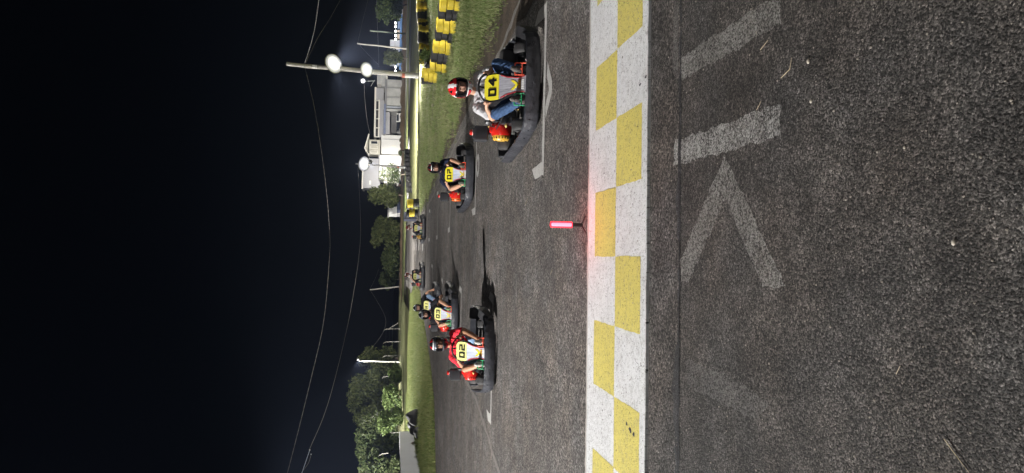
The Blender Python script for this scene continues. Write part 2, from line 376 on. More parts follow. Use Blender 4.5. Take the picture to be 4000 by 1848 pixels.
# near apron: coarse asphalt, finer strip, tar seam, painted start band
ka = R(1.8)
def K(x, y): return (x * math.cos(ka) - y * math.sin(ka) + .165, x * math.sin(ka) + y * math.cos(ka))     # kerb frame: x along the band, y across
sheet('apron', [(-30, -30), (30, -30), K(30, 4.055), K(-30, 4.055)], .004, M_APRON)
sheet('strip', [K(-30, 4.056), K(30, 4.056), K(30, 4.55), K(-30, 4.55)], .0045, M_STRIP)
def seam():
    n = 240; up = []; lo = []
    kn = [random.random() for _ in range(80)]; kf = [random.random() for _ in range(400)]
    def vn(tab, t): i0 = int(t) % len(tab); f_ = t - int(t); return tab[i0] * (1 - f_) + tab[(i0 + 1) % len(tab)] * f_
    n = 520
    for i in range(n + 1):
        x = -9 + 18 * i / n
        w = -.012 + .16 * max(0, vn(kn, (x + 9) * 2.6) - .36) + .045 * vn(kf, (x + 9) * 16) + random.uniform(-.007, .007)
        up.append((*K(x, 4.045 + w), .0064)); lo.append((*K(x, 4.034 - random.uniform(0, .016)), .0064))
    me = bpy.data.meshes.new('tar_seam'); me.from_pydata(up + lo, [], [(i, n + 1 + i, n + 2 + i, i + 1) for i in range(n)]); me.materials.append(M_TAR); me.update()
    o = obj('tar_seam', me); o['kind'] = 'structure'
    P = []; F = []; nn_ = 400
    for i in range(nn_ + 1):
        x = -9 + 18 * i / nn_; c_ = 4.040 + .006 * math.sin(x * 3.1) + random.uniform(-.004, .004); w_ = .0015 + .006 * kf[i % 400] ** 2
        P += [(*K(x, c_ - w_), .0078), (*K(x, c_ + w_), .0078)]
    F = [(2 * i, 2 * i + 2, 2 * i + 3, 2 * i + 1) for i in range(nn_)]
    obj('crack', MB().add(P, F).mesh('crack', mat('crack_dark', (.010, .010, .011), .9, .3)), o)
    return o
seam()
def start_line():
    root = empty('start_line', (0, 0, 0)); tag(root, 'white painted start line band with yellow checker squares across the track', 'start line')
    b = MB(); n = 150; P = []; F = []
    for i in range(n + 1):
        x = -8 + 16 * i / n; e1 = random.uniform(-.006, .006); e2 = random.uniform(-.008, .008)
        for y, z in ((4.555 + e1, .0), (4.557 + e1, .021), (4.60, .026), (5.95, .026), (5.985 + e2, .022), (5.987 + e2, 0)): P.append((*K(x, y), z))
    for i in range(n):
        for j in range(5): a = i * 6 + j; F.append((a, a + 6, a + 7, a + 1))
    b.add(P, F); obj('band', b.mesh('band', M_WHITEBAND), root)
    P = []; F = []
    for i in range(n + 1):
        x = -8 + 16 * i / n; e = random.uniform(-.012, .012)
        for y, z in ((5.99, .016), (6.06 + e, .012), (6.062 + e, 0)): P.append((*K(x, y), z))
    for i in range(n):
        for j in range(2): a = i * 3 + j; F.append((a, a + 3, a + 4, a + 1))
    obj('concrete_edge', MB().add(P, F).mesh('concrete_edge', M_CONC), root)
    xs = [-8 * .531 + .128 + .531 * i for i in range(18)]                     # joints along the band
    for i, x in enumerate(xs):
        y0, y1 = (4.652, 5.212) if i % 2 else (5.216, 5.775)
        ring = []
        q = [(x - .266, y0), (x + .266, y0), (x + .266, y1), (x - .266, y1)]
        for k in range(4):
            a, c = Vector(q[k]), Vector(q[(k + 1) % 4])
            for t in range(9): p = a.lerp(c, t / 9); ring.append((p.x + random.uniform(-.004, .004), p.y + random.uniform(-.004, .004)))
        b = MB(); b.add([(*K(px, py), .0275) for px, py in ring], [tuple(range(len(ring)))])
        obj('yellow_square', b.mesh('yellow_square', M_YELLOW), root)
    # worn-through spots
    for px, py, s in ((2462, 1680, .045), (2448, 1655, .03), (2475, 1697, .035), (2523, 300, .03), (2360, 677, .018), (2353, 1604, .02), (2432, 224, .018), (2500, 330, .025)):
        c = gnd(px, py, .029); pts = [(c.x + s * random.uniform(.25, .6) * math.cos(a * .785), c.y + s * random.uniform(.3, 1) * math.sin(a * .785), .0292) for a in range(8)]
        obj('chipped_spot', MB().add(pts, [tuple(range(8))]).mesh('chipped_spot', M_TAR), root)
    return root
start_line()
# old paint on the apron
for poly, mt in (([(2663, 225), (3012, -2), (3056, -25), (3056, 93), (2663, 318)], M_FAINT), ([(2663, 545), (3056, 402), (3054, 535), (2660, 640)], M_OLDPAINT),
                 ([(2785, 715), (2836, 775), (2690, 1110), (2662, 1100), (2662, 1015)], M_FAINT), ([(2832, 612), (2868, 680), (3075, 1120), (2985, 1125), (2838, 774), (2788, 712), (2800, 690)], M_FAINT),
                 ([(2680, 1400), (2860, 1470), (3010, 1570), (2960, 1640), (2690, 1510)], M_FAINT2), ([(2640, 545), (2655, 545), (2650, 645), (2634, 650)], M_OLDPAINT), ([(2636, 0), (2652, 0), (2650, 290), (2632, 280)], M_FAINT2)):
    sheet('old_marking', [gnd(*p)[:2] for p in poly], .0054, mt, jit=.011, sub=.035)
# starting grid
def grid_slot(x0, x1, y, tick=.30, mark=None, mx=0):
    root = empty('grid_slot', ((x0 + x1) / 2, y, 0)); root['kind'] = 'structure'
    def part(nm, pts): 
        o = sheet(nm, [(p[0] - (x0 + x1) / 2, p[1] - y) for p in pts], .0072, M_LINE, kind=None, parent=root, jit=.006, sub=.1)
    s = -.02
    part('line', [(x0, y), (x1, y + s), (x1, y + .11 + s), (x0, y + .11)])
    part('tick', [(x0 + .0, y + .115), (x0 + .16, y + .115), (x0 + .12, y + .2 + tick), (x0 - .02, y + tick)])
    part('tick', [(x1 - .16, y + .115 + s), (x1, y + .115 + s), (x1 + .03, y + tick), (x1 - .10, y + .2 + tick)])
    if mark == 'v':
        part('arrow_mark', [(mx - .26, y - .06), (mx - .02, y - .36), (mx + .10, y - .36), (mx + .38, y - .10), (mx + .22, y - .08), (mx + .04, y - .21), (mx - .12, y - .02)])
    if mark == 'o':
        n = 20; o = [(mx + .24 * math.cos(2 * math.pi * i / n), y - .28 + .27 * math.sin(2 * math.pi * i / n)) for i in range(n)]; q = [(mx + .13 * math.cos(2 * math.pi * i / n), y - .28 + .13 * math.sin(2 * math.pi * i / n)) for i in range(n)]
        b = MB(); b.add([(p[0] - (x0 + x1) / 2, p[1] - y, .0072) for p in o + q], [(i, (i + 1) % n, n + (i + 1) % n, n + i) for i in range(n)]); obj('ring_mark', b.mesh('ring_mark', M_LINE), root)
grid_slot(.72, 2.72, 8.0, .5, 'v', 1.62); grid_slot(.45, 2.15, 14.85, .5, 'o', 1.45); grid_slot(-3.2, -1.0, 11.9, .4); grid_slot(-2.9, -1.3, 17.5, .5)
grid_slot(.1, 1.7, 21.6, .6); grid_slot(-2.9, -1.5, 24.2, .6); grid_slot(-.16, 1.7, 27.6, .8); grid_slot(-2.9, -1.3, 30.6, .8); grid_slot(-.3, 1.2, 33.6, .9)
for i, px in enumerate((1611, 1618, 1626, 1637, 1651)): 
    c = gnd(px, 963 - i * 1.5); sheet('grid_dash', [(c.x - .35, c.y - .5), (c.x + .35, c.y - .5), (c.x + .35, c.y + .6), (c.x - .35, c.y + .6)], .0072, M_LINE)

# loose grit, straw
def grit():
    b = MB()
    for i in range(900):
        y = random.uniform(1.3, 6.5) if i < 700 else random.uniform(6.5, 16); x = random.uniform(-.42, .42) * (y + .6); s = random.choice((.0018, .0025, .003, .004)) * (1 if y < 6 else 1.6)
        z = .004 if y < 4 else (.005 if y < 4.5 else (.027 if y < 6 else 0))
        rot = Euler((0, 0, random.uniform(0, 6))).to_matrix(); b.box((x, y, z + s * .5), (s * 2, s * random.uniform(1, 2.4), s), rot, taper=(.6, .6))
    return tag(obj('grit', b.mesh('grit', mat('grit_stone', (.30, .27, .23), .8, .4, 30))), 'scattered pale grit on the asphalt', 'grit', kind='stuff')
grit()
M_STRAW = mat('straw', (.52, .44, .30), .7, .2, 30)
for pts, lab in (([(3688, 1715), (3720, 1760), (3785, 1846)], 'long dry grass stalk lying on asphalt in bottom right corner'), ([(3500, 1462), (3516, 1430)], 'short straw fragment on the coarse asphalt below the chevron'),
                 ([(2955, 430), (2965, 412), (2972, 395)], 'pale curved straw beside the white slanted stripe'), ([(3050, 305), (3085, 270), (3092, 225)], 'forked dry twig between the two slanted stripes'), ([(2970, 195), (3000, 157)], 'thin dry straw below the fainter slanted stripe'),
                 ([(2052, 800), (2062, 772)], 'short straw on the track beyond the red light'), ([(2150, 1072), (2158, 1052)], 'short pale straw on the track left of the red light')):
    P = [gnd(p[0], p[1], .009) for p in pts]; b = MB(); b.tube(P, [.0016] * (len(P) - 1) + [.0009], 5); tag(obj('dry_straw', b.mesh('dry_straw', M_STRAW, True)), lab, 'straw', 'dry straws on the asphalt')
for px, py, s, lab in ((3160, 240, .011, 'largest cream pebble on the asphalt beside the fainter stripe'), (3170, 396, .009, 'dull pebble on the asphalt near the forked twig'), (3728, 948, .010, 'white pebble alone on coarse asphalt far below the chevron'), (3534, 577, .006, 'tiny cream pebble on the dark apron asphalt')):
    c = gnd(px, py, .004); b = MB(); b.ball((c.x, c.y, .004 + s * .35), (s, s * .75, s * .5), 8, 6); tag(obj('pebble', b.mesh('pebble', mat('pebble_stone', (.55, .50, .42), .7, .2, 40), True)), lab, 'pebble', 'loose pebbles on the asphalt')

# ------------------------------------------------------------------ turf banks and grass
def turf(name, xs, ys, inside, hfun, mt):
    P = []; F = []; nx, ny = len(xs), len(ys)
    for y in ys:
        for x in xs: P.append((x, y, hfun(x, y)))
    for j in range(ny - 1):
        for i in range(nx - 1):
            cx, cy = (xs[i] + xs[i + 1]) / 2, (ys[j] + ys[j + 1]) / 2
            if inside(cx, cy): F.append((j * nx + i, j * nx + i + 1, (j + 1) * nx + i + 1, (j + 1) * nx + i))
    me = bpy.data.meshes.new(name); me.from_pydata(P, [], F); me.materials.append(mt); me.polygons.foreach_set('use_smooth', [True] * len(F)); me.update()
    o = obj(name, me); o['kind'] = 'structure'; return o
def interp(tab, y):
    for (x0, y0), (x1, y1) in zip(tab, tab[1:]):
        if y0 <= y <= y1: return x0 + (x1 - x0) * (y - y0) / (y1 - y0)
    return tab[0][0] if y < tab[0][1] else tab[-1][0]
RG = [(6.2, 3), (4.45, 9), (4.05, 11.6), (4.0, 13.6), (3.75, 16.9), (3.45, 19.5), (3.1, 26.9), (2.35, 34.2), (1.8, 44), (2.1, 60), (3.6, 80)]
def wob(x, y): return .06 * math.sin(x * 1.7 + y * .9) + .05 * math.sin(y * 2.3 - x)
def hr(x, y):
    d = x - interp(RG, y) + wob(x, y) * 2
    return -.015 + min(.10, max(0, d) * .09) + .02 * math.sin(x * 2.1) * math.sin(y * 1.3) * min(1, max(0, d))
verge_r = turf('grass_verge', list(np.arange(1, 20, .4)), list(np.arange(3, 82, .8)), lambda x, y: x > interp(RG, y) - .1 + wob(x, y) * 3 and x < .36 * y + 6, hr, M_TURF)
LG = [(-60, 24.6), (-14, 25.4), (-8.6, 26.2), (-6.5, 28.0), (-5.7, 30.7), (-4.7, 37.6), (-3.5, 44.6), (-3.8, 50), (-4.6, 58), (-5.6, 66)]
def left_d(x, y):                                              # distance from the track edge into the left verge (approx.)
    best = 1e9
    for (x0, y0), (x1, y1) in zip(LG, LG[1:]):
        ax, ay, bx, by = x1 - x0, y1 - y0, x - x0, y - y0; t = max(0, min(1, (bx * ax + by * ay) / (ax * ax + ay * ay)))
        best = min(best, math.hypot(bx - t * ax, by - t * ay))
    return best
def left_in(x, y):
    if y < 24.5 or y > 66: return False
    if x < -14: return y > 25.4
    xr = interp(sorted([(a, b) for a, b in LG[2:]], key=lambda q: q[1]), y)
    return x < xr and not (y > 54 and x < -12 - (62 - y) * 2.2 and y > 56 + (-x - 12) * -.3)
def hl(x, y):
    d = left_d(x, y); k = min(1, d / 6.0); s = k * k * (3 - 2 * k); k2 = max(0, min(1, (d - 9) / 12))
    return -.015 + (.20 * s - .12 * k2) * min(1, max(.15, (-x - 2) / 7)) + .04 * math.sin(x * .9) * math.sin(y * .7) * k
verge_l = turf('grass_verge', list(np.arange(-40, -3, .5)), list(np.arange(24.5, 66, .6)), left_in, hl, M_TURF)
def grass(name, n, sampler, hfun, hmin, hmax, w, mt, label, blades=4):
    V = np.zeros((n * blades * 3, 3), np.float32); k = 0; cnt = 0
    while cnt < n:
        x, y, sc = sampler(); z = hfun(x, y) - .005; cnt += 1
        for b in range(blades):
            a = random.uniform(0, 6.283); hh = random.uniform(hmin, hmax) * sc; ln = random.uniform(.1, .75) * hh; r = random.uniform(0, .05); px, py = x + r * math.cos(a * 3), y + r * math.sin(a * 3); ww = w * sc * random.uniform(.6, 1.3)
            ca, sa = math.cos(a), math.sin(a)
            V[k] = (px - sa * ww, py + ca * ww, z); V[k + 1] = (px + sa * ww, py - ca * ww, z); V[k + 2] = (px + ca * ln, py + sa * ln, z + hh); k += 3
    me = bpy.data.meshes.new(name); nf = n * blades
    me.vertices.add(nf * 3); me.vertices.foreach_set('co', V.ravel()); me.loops.add(nf * 3); me.loops.foreach_set('vertex_index', np.arange(nf * 3, dtype=np.int32))
    me.polygons.add(nf); me.polygons.foreach_set('loop_start', np.arange(0, nf * 3, 3, dtype=np.int32)); me.update(calc_edges=True)
    me.materials.append(mt); o = obj(name, me); tag(o, label, 'grass', kind='stuff'); return o
def samp_r():
    while True:
        y = 10 + 36 * random.random() ** 1.5; e = interp(RG, y); x = e + (random.random() ** 1.15) * (max(.5, .37 * y + 2 - e))
        if random.random() < .10: x = e + random.gauss(-.05, .22)
        if random.random() < .22 + .78 * (math.sin(x * 1.3 + 1.2 * math.sin(y * .8)) * math.sin(y * 1.1 + x * .4) * .5 + .5):
            return x + wob(x, y) * 2, y, 1 + y * .012
grass('grass', 42000, samp_r, hr, .025, .085, .006, M_BLADE, 'trodden patchy grass on the verge beside the tyre barrier', 4)
def samp_l():
    while True:
        y = random.uniform(25, 64); x = random.uniform(-24, -3.3)
        if left_in(x, y) and x > -.40 * y - 4: return x, y, 1 + y * .008
grass('grass', 46000, samp_l, hl, .05, .15, .009, M_BLADE_L, 'long lush grass on the bank left of the track', 4)

# ------------------------------------------------------------------ lamps
def floodlight(root, name, loc, aim, watts, heads=2, w=.5, h=.38, r=.12, cone=150, light_col=(1, .95, .86), spread=.6, blend=.5):
    d = (Vector(aim) - Vector(loc)).normalized(); q = d.to_track_quat('-Z', 'Y'); rm = q.to_matrix(); base = Vector(loc) - root.location
    for i in range(heads):
        o_ = base + rm @ Vector(((i - (heads - 1) / 2) * spread, 0, 0))
        ax_ = rm @ Vector((0, 0, 1)); rr = w * .52
        hb = obj(name, MB().lathe([(rr * 1.06, -.01), (rr * 1.1, 0), (rr * 1.0, .05), (rr * .55, .2), (rr * .3, .26)], ax_, o_, 20).mesh(name, M_LAMPBODY, True), root)
        ln = MB()  # bright core, then rings of painted glow fading outward
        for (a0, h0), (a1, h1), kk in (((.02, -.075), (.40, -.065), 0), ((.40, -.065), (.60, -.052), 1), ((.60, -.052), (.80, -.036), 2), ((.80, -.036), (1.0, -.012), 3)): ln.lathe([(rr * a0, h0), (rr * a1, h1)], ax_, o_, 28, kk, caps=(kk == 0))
        obj('lens', ln.mesh('lens', [M_BULB, M_GLOW1, M_GLOW2, M_GLOW3], True), hb)
    if heads: obj('bracket', MB().tube([base + rm @ Vector((-(heads - 1) / 2 * spread - .05, 0, .15)), base + rm @ Vector(((heads - 1) / 2 * spread + .05, 0, .15))], .03, 6).mesh('bracket', M_GALV), root)
    L = bpy.data.lights.new('flood', 'SPOT'); L.energy = watts; L.shadow_soft_size = r; L.spot_size = R(cone); L.spot_blend = blend; L.color = light_col
    lo = bpy.data.objects.new('flood', L); C.objects.link(lo); lo.parent = root; lo.location = base + d * .1; lo.rotation_euler = q.to_euler(); return lo
def pole_mesh(h, r0, r1, lean=(0, 0), knots=10):
    b = MB(); pts = [Vector((lean[0] * t / knots + .02 * math.sin(t * 1.3), lean[1] * t / knots, h * t / knots)) for t in range(knots + 1)]
    return b.tube(pts, [r0 + (r1 - r0) * t / knots for t in range(knots + 1)], 12)
def wood_pole(loc, h, label, r0=.16, r1=.11, lean=(0, 0), mt=None, group=None, painted=False):
    root = empty('utility_pole' if not painted else 'floodlight_pole', loc); tag(root, label, 'pole', group)
    obj('shaft', pole_mesh(h, r0, r1, lean).mesh('shaft', mt or M_WOOD, True), root)
    if painted:
        obj('white_band', MB().lathe([(r0 + .012, 0), (r0 + .010, 1.1)], seg=14).mesh('white_band', M_POLEWHITE, True), root)
        obj('red_band', MB().lathe([(r0 + .010, 1.1), (r0 + .008, 1.32)], seg=14).mesh('red_band', M_POLERED, True), root)
    return root
# pole with two lamps beside the tyre barrier, lenses oversized to imitate bloom
p1 = wood_pole((11.6, 52.3, -.02), 9.4, 'tall wooden floodlight pole with red and white painted foot behind tyre barrier', .19, .14, (.32, 0), painted=True)
floodlight(p1, 'floodlight', (12.05, 51.9, 6.1), (13.5, 44, 0), POLE_W * 1.5, 1, 1.25, .5, .3, 62, blend=.7)
floodlight(p1, 'floodlight', (12.05, 51.8, 6.1), (-10, 38, 0), POLE_W * .6, 0, .6, .5, .3, 44, blend=.6)  # added spot without a head, brightens the left bank and wall
floodlight(p1, 'floodlight', (11.75, 51.9, 3.8), (11.5, 47, 0), POLE_W * .45, 1, .95, .5, .2, 80, blend=.7)
floodlight(p1, 'floodlight', (11.7, 52.3, 6.1), (6, 59, 0), POLE_W * 1.0, 0, .6, .5, .3, 96, blend=.6)  # added spot without a head, brightens the infield grass
obj('junction_box', MB().rbox((.2, -.22, 7.45), (.22, .14, .32), .02).mesh('junction_box', M_WHITE), p1)
obj('cross_bolt', MB().tube([(.1, -.3, 8.25), (.45, .2, 8.25)], .025, 6).mesh('cross_bolt', M_GALV), p1)
# lamp pole before the white building, main lens oversized to imitate bloom
p2 = wood_pole((9.15, 98, -.02), 6.9, 'slim floodlight pole with dazzling lamps in front of the white wall', .14, .1, (.25, 0), painted=True)
floodlight(p2, 'floodlight', (9.42, 97.7, 5.75), (8, 92, 0), FAR_W * .9, 1, 1.8, .8, .3, 62, blend=.8)
floodlight(p2, 'floodlight', (9.42, 98.4, 5.3), (8, 150, 3), FAR_W * 1.05, 1, .6, .45, .2, 160)
floodlight(p2, 'floodlight', (9.75, 98.4, 5.0), (12.5, 150, 2.2), 150000, 1, .6, .45, .2, 15, blend=1.0)  # narrow spot added to make the bright patch on the white wall
# key floodlight on a post at the left of the grid and two fill floodlights added behind the photographer; none of them in the picture
def site_lamp(x, y, h, aim, w, r, label, heads=2, cone=150):
    p = wood_pole((x, y, -.02), h + .6, label, .15, .11); floodlight(p, 'floodlight', (x + .0, y, h), aim, w, heads, .5, .4, r, cone, (1, .975, .94)); return p
site_lamp(-14.5, 7.6, 7.2, (0, 11, 0), KEY_W, .10, 'floodlight pole standing off the track to the left of the grid')
site_lamp(9, -11, 9.0, (1, 14, 0), FILL_W, .5, 'unseen fill floodlight pole added behind the start line on the right')
site_lamp(-9, -13, 9.0, (-1, 14, 0), FILL_W, .5, 'unseen fill floodlight pole added behind the start line on the left')
site_lamp(-24, 50, 9.0, (-12, 52, 0), BANK_W, .2, 'floodlight pole beside the left grass bank out of sight', cone=104)
site_lamp(13.5, 17, 5.0, (6.6, 23, 0), VERGE_W, .2, 'floodlight pole right of the tyre barrier out of sight', cone=74)
site_lamp(-32, 60, 9.0, (-22, 90, 2), BANK_W * 1.8, .2, 'unseen floodlight pole added to brighten the left trees', cone=80)  # lamp added only to brighten the tree line

# ------------------------------------------------------------------ red light baton on the start line
def baton():
    c = gnd(2290, 880, 0); root = empty('light_baton', (c.x, c.y - .03, .022)); tag(root, 'glowing red light baton standing upright at the edge of the start line', 'light baton')
    b = MB()
    for i in range(3):
        a = R(90 + 120 * i + 10); b.tube([(0, 0, .035), (.035 * math.cos(a), .035 * math.sin(a), .02), (.09 * math.cos(a), .09 * math.sin(a), .004)], [.008, .006, .005], 6)
    obj('tripod_foot', b.mesh('tripod_foot', M_BLACK, True), root)
    obj('handle', MB().lathe([(.014, .02), (.017, .03), (.018, .10), (.021, .108), (.021, .118)], seg=16).mesh('handle', M_BLACK, True), root)
    core, nt, p = new_mat('baton_core'); p.inputs['Base Color'].default_value = (1, .3, .3, 1); p.inputs['Emission Color'].default_value = (1, .13, .17, 1); p.inputs['Emission Strength'].default_value = 6
    shell, nt, p = new_mat('baton_shell'); p.inputs['Base Color'].default_value = (.8, .01, .02, 1); p.inputs['Emission Color'].default_value = (1, .012, .03, 1); p.inputs['Emission Strength'].default_value = 16
    tr = nt.nodes.new('ShaderNodeBsdfTransparent'); tr.inputs[0].default_value = (1, .74, .78, 1); mx = nt.nodes.new('ShaderNodeMixShader'); mx.inputs[0].default_value = .14
    nt.links.new(tr.outputs[0], mx.inputs[1]); nt.links.new(p.outputs[0], mx.inputs[2]); nt.links.new(mx.outputs[0], nt.nodes['Material Output'].inputs[0])
    obj('light_core', MB().lathe([(.012, .12), (.015, .125), (.015, .295), (.012, .30)], seg=16).mesh('light_core', core, True), root)
    obj('tube', MB().lathe([(.024, .118), (.027, .122), (.027, .300), (.022, .309)], seg=20).mesh('tube', shell, True), root)
    L = bpy.data.lights.new('baton_glow', 'POINT'); L.energy = 7.0; L.color = (1, .03, .06); L.shadow_soft_size = .06
    lo = bpy.data.objects.new('baton_glow', L); C.objects.link(lo); lo.parent = root; lo.location = (0, 0, .34)
baton()

# ------------------------------------------------------------------ karts (front towards -Y)
KM = {}
def smooth_path(pts, n=6):
    out = []; L = len(pts)
    for i in range(L - 1):
        p0, p1, p2, p3 = (Vector(pts[max(0, min(L - 1, i + k))]) for k in (-1, 0, 1, 2))
        for j in range(n):
            t = j / n; out.append(.5 * ((2 * p1) + (p2 - p0) * t + (2 * p0 - 5 * p1 + 4 * p2 - p3) * t * t + (3 * p1 - p0 - 3 * p2 + p3) * t ** 3))
    out.append(Vector(pts[-1])); return out
def band(pts, z0, z1, th=.035, seed=0, n=6, dent=.008):
    rnd = random.Random(seed); P2 = smooth_path([(x, y, 0) for x, y in pts], n); N = len(P2); b = MB(); V = []; K_ = 8
    for i, p in enumerate(P2):
        t = (P2[min(i + 1, N - 1)] - P2[max(i - 1, 0)]).normalized(); nn = Vector((t.y, -t.x, 0))
        a0 = z0[0] + (z0[1] - z0[0]) * i / (N - 1); a1 = z1[0] + (z1[1] - z1[0]) * i / (N - 1); am = (a0 + a1) / 2
        prof = [(0, a0 + .012), (.010, a0), (.6, a0), (1, a0 + .02), (1.15, am), (1, a1 - .015), (.6, a1), (0.1, a1 - .004)]
        dd = rnd.uniform(-dent, dent)
        for o, z in prof: q = p + nn * (o * th + dd * (o > .5)); V.append((q.x, q.y, z + rnd.uniform(-.003, .003)))
    F = []
    for i in range(N - 1):
        for j in range(K_): l = (j + 1) % K_; F.append((i * K_ + j, (i + 1) * K_ + j, (i + 1) * K_ + l, i * K_ + l))
    F += [tuple(range(K_)), tuple(range((N - 1) * K_ + K_ - 1, (N - 1) * K_ - 1, -1))]
    b.add(V, F)
    for i in range(2, N - 2, 5):                      # bolt heads
        p = P2[i]; t = (P2[i + 1] - P2[i - 1]).normalized(); nn = Vector((t.y, -t.x, 0)); am = (z0[0] + z1[0]) / 2
        b.lathe([(.013, 0), (.010, .008)], nn, p + nn * th * 1.12 + Vector((0, 0, am + rnd.uniform(-.04, .04))), 8)
    return b
def kart_meshes():
    f = MB()                                          # chassis tubes
    for s in (-1, 1):
        f.tube(smooth_path([(s * .16, -.86, .07), (s * .22, -.6, .07), (s * .33, -.3, .065), (s * .33, .3, .065), (s * .3, .8, .09)]), .016, 8)
        f.tube([(s * .33, -.25, .07), (s * .56, -.2, .10), (s * .60, .3, .10), (s * .33, .4, .07)], .012, 8)
        f.tube([(s * .22, -.5, .09), (s * .42, -.42, .13)], .018, 8)
    for y in (-.86, -.45, .2, .7): f.tube([(-.30, y, .075), (.30, y, .075)], .015, 8)
    f.tube([(-.56, .66, .14), (.56, .66, .14)], .02, 10)
    KM['chassis_frame'] = f.mesh('chassis_frame', M_FRAME, True)
    KM['floor_tray'] = MB().prism([(-.2, -.84), (.2, -.84), (.3, -.3), (.3, .15), (-.3, .15), (-.3, -.3)], .006, ((0, 0, .048), (1, 0, 0), (0, 1, 0))).mesh('floor_tray', M_BLACK)
    KM['front_bumper'] = band([(.56, -.80), (.48, -.92), (.3, -.99), (0, -1.02), (-.3, -.99), (-.48, -.92), (-.56, -.80)][::-1], (.045, .045), (.215, .215), .04, 3).mesh('front_bumper', M_BUMPER, True)
    KM['side_l'] = band([(-.53, -.84), (-.60, -.62), (-.68, -.2), (-.75, .3), (-.82, .80)][::-1], (.045, .05), (.215, .21), .035, 5).mesh('side_bumper', M_BUMPER, True)
    KM['side_r'] = band([(.53, -.84), (.60, -.62), (.67, -.2), (.70, .2), (.70, .45)], (.045, .05), (.21, .22), .035, 9).mesh('side_bumper', M_BUMPER, True)
    KM['rear_bumper'] = band([(.69, .50), (.70, .78), (.60, .94), (.3, 1.0), (0, 1.0), (-.3, 1.0), (-.62, .98), (-.76, .90)], (.07, .07), (.23, .23), .03, 11).mesh('rear_bumper', M_BUMPER, True)
    g = MB(); pts = smooth_path([(.55, -.80, .15), (.63, -.64, .235), (.68, -.46, .26), (.67, -.24, .22), (.65, -.08, .17)], 4); V = []; F = []
    for p in pts: V += [(p.x - .07, p.y, p.z), (p.x + .06, p.y, p.z - .02), (p.x + .075, p.y, p.z - .11), (p.x + .06, p.y, p.z - .11), (p.x + .045, p.y, p.z - .03), (p.x - .07, p.y, p.z - .012)]
    for i in range(len(pts) - 1):
        for j in range(6): l = (j + 1) % 6; F.append((i * 6 + j, i * 6 + l, (i + 1) * 6 + l, (i + 1) * 6 + j))
    g.add(V, F + [(5, 4, 3, 2, 1, 0), tuple(range(len(V) - 6, len(V)))]); KM['wheel_guard'] = g.mesh('wheel_guard', mat('guard_plastic', (.055, .055, .06), .4, .5, 10, .6, 30), True)
    for nm, r, w in (('front', .132, .135), ('rear', .142, .20)):
        KM['tyre_' + nm] = MB().lathe([(.068, -w * .44), (.09, -w * .5), (r * .86, -w * .5), (r * .97, -w * .40), (r, -w * .2), (r, w * .2), (r * .97, w * .40), (r * .86, w * .5), (.09, w * .5), (.068, w * .44)], (1, 0, 0), seg=26, caps=False).mesh('tyre', M_RUBBERG, True)
        KM['rim_' + nm] = MB().lathe([(.03, -w * .25), (.058, -w * .22), (.070, -w * .44), (.072, -w * .46), (.066, -w * .40), (.066, w * .40), (.072, w * .46), (.070, w * .44), (.058, w * .22), (.03, w * .25)], (1, 0, 0), seg=18).lathe([(.025, -w * .34), (.025, w * .34)], (1, 0, 0), seg=10).mesh('wheel', M_STEEL, True)
    # steering wheel
    ax = Vector((0, .78, .63)); e2 = Vector((0, -.63, .78)); W = Vector((.03, -.05, .535))
    ring = []
    for i in range(28):
        a = 2 * math.pi * i / 28; rr = .165; yy = max(-.12, rr * math.sin(a)); ring.append(W + Vector((1, 0, 0)) * rr * 1.05 * math.cos(a) + e2 * yy)
    s = MB(); s.tube(ring, .0145, 8, closed=True)
    for dx, dy in ((-1, .1), (1, .1), (0, 1)): s.tube([W, W + Vector((1, 0, 0)) * .15 * dx + e2 * .148 * dy], [.02, .011], 6)
    s.lathe([(.05, -.02), (.055, 0), (.04, .02)], ax, W, 14)
    KM['steering_wheel'] = s.mesh('steering_wheel', M_BLACK, True)
    KM['steering_column'] = MB().tube([W, (.02, -.45, .14)], .012, 8).mesh('steering_column', M_STEEL, True)
    # front panel
    B0 = Vector((0, -.68, .15)); T0 = Vector((0, -.20, .59)); L = (T0 - B0).length; et = (T0 - B0).normalized(); es = Vector((1, 0, 0)); nrm = es.cross(et)
    fr = (B0 - nrm * .004, es, et)
    def outline(grow=0, t0=0., t1=1.):
        prof = [(0, .100), (.10, .098), (.2, .088), (.32, .092), (.45, .112), (.58, .142), (.70, .158), (.86, .160), (.95, .145), (1.0, .095)]
        def wd(t):
            for (a, x), (c, y) in zip(prof, prof[1:]):
                if a <= t <= c: return x + (y - x) * (t - a) / (c - a)
            return prof[-1][1]
        ts = sorted({t0, t1} | {a for a, _ in prof if t0 < a < t1})
        return [(wd(t) + grow, t * L) for t in ts] + [(-wd(t) - grow, t * L) for t in reversed(ts)]
    KM['front_panel'] = MB().prism(outline(.022), .03, (B0 - nrm * .034, es, et)).mesh('front_panel', M_BLACK)
    KM['sticker'] = MB().prism(outline(0, 0, .64), .004, (fr[0], es, et)).mesh('sticker', M_PANEL)
    KM['number_plate'] = MB().prism(outline(0, .645, 1), .006, (fr[0], es, et)).mesh('number_plate', M_PLATEY)
    o2 = B0 + nrm * .002
    for sg in (-1, 1):
        q = [(sg * .098, .01), (sg * .089, .02), (sg * .080, .2 * L), (sg * .103, .45 * L), (sg * .133, .6 * L), (sg * .146, .6 * L), (sg * .113, .45 * L), (sg * .09, .2 * L)]
        KM['stripe%d' % sg] = MB().prism(q if sg > 0 else q[::-1], .003, (o2, es, et), back=False).mesh('red_stripe', M_REDPAINT)
    q = MB(); q.prism([(-.058, .23), (0, .15), (.058, .23), (.058, .185), (0, .10), (-.058, .185)][::-1], .004, (o2, es, et), 0, False); KM['chevron'] = q.mesh('yellow_chevron', M_PLATEY)
    q = MB(); rn = random.Random(2)
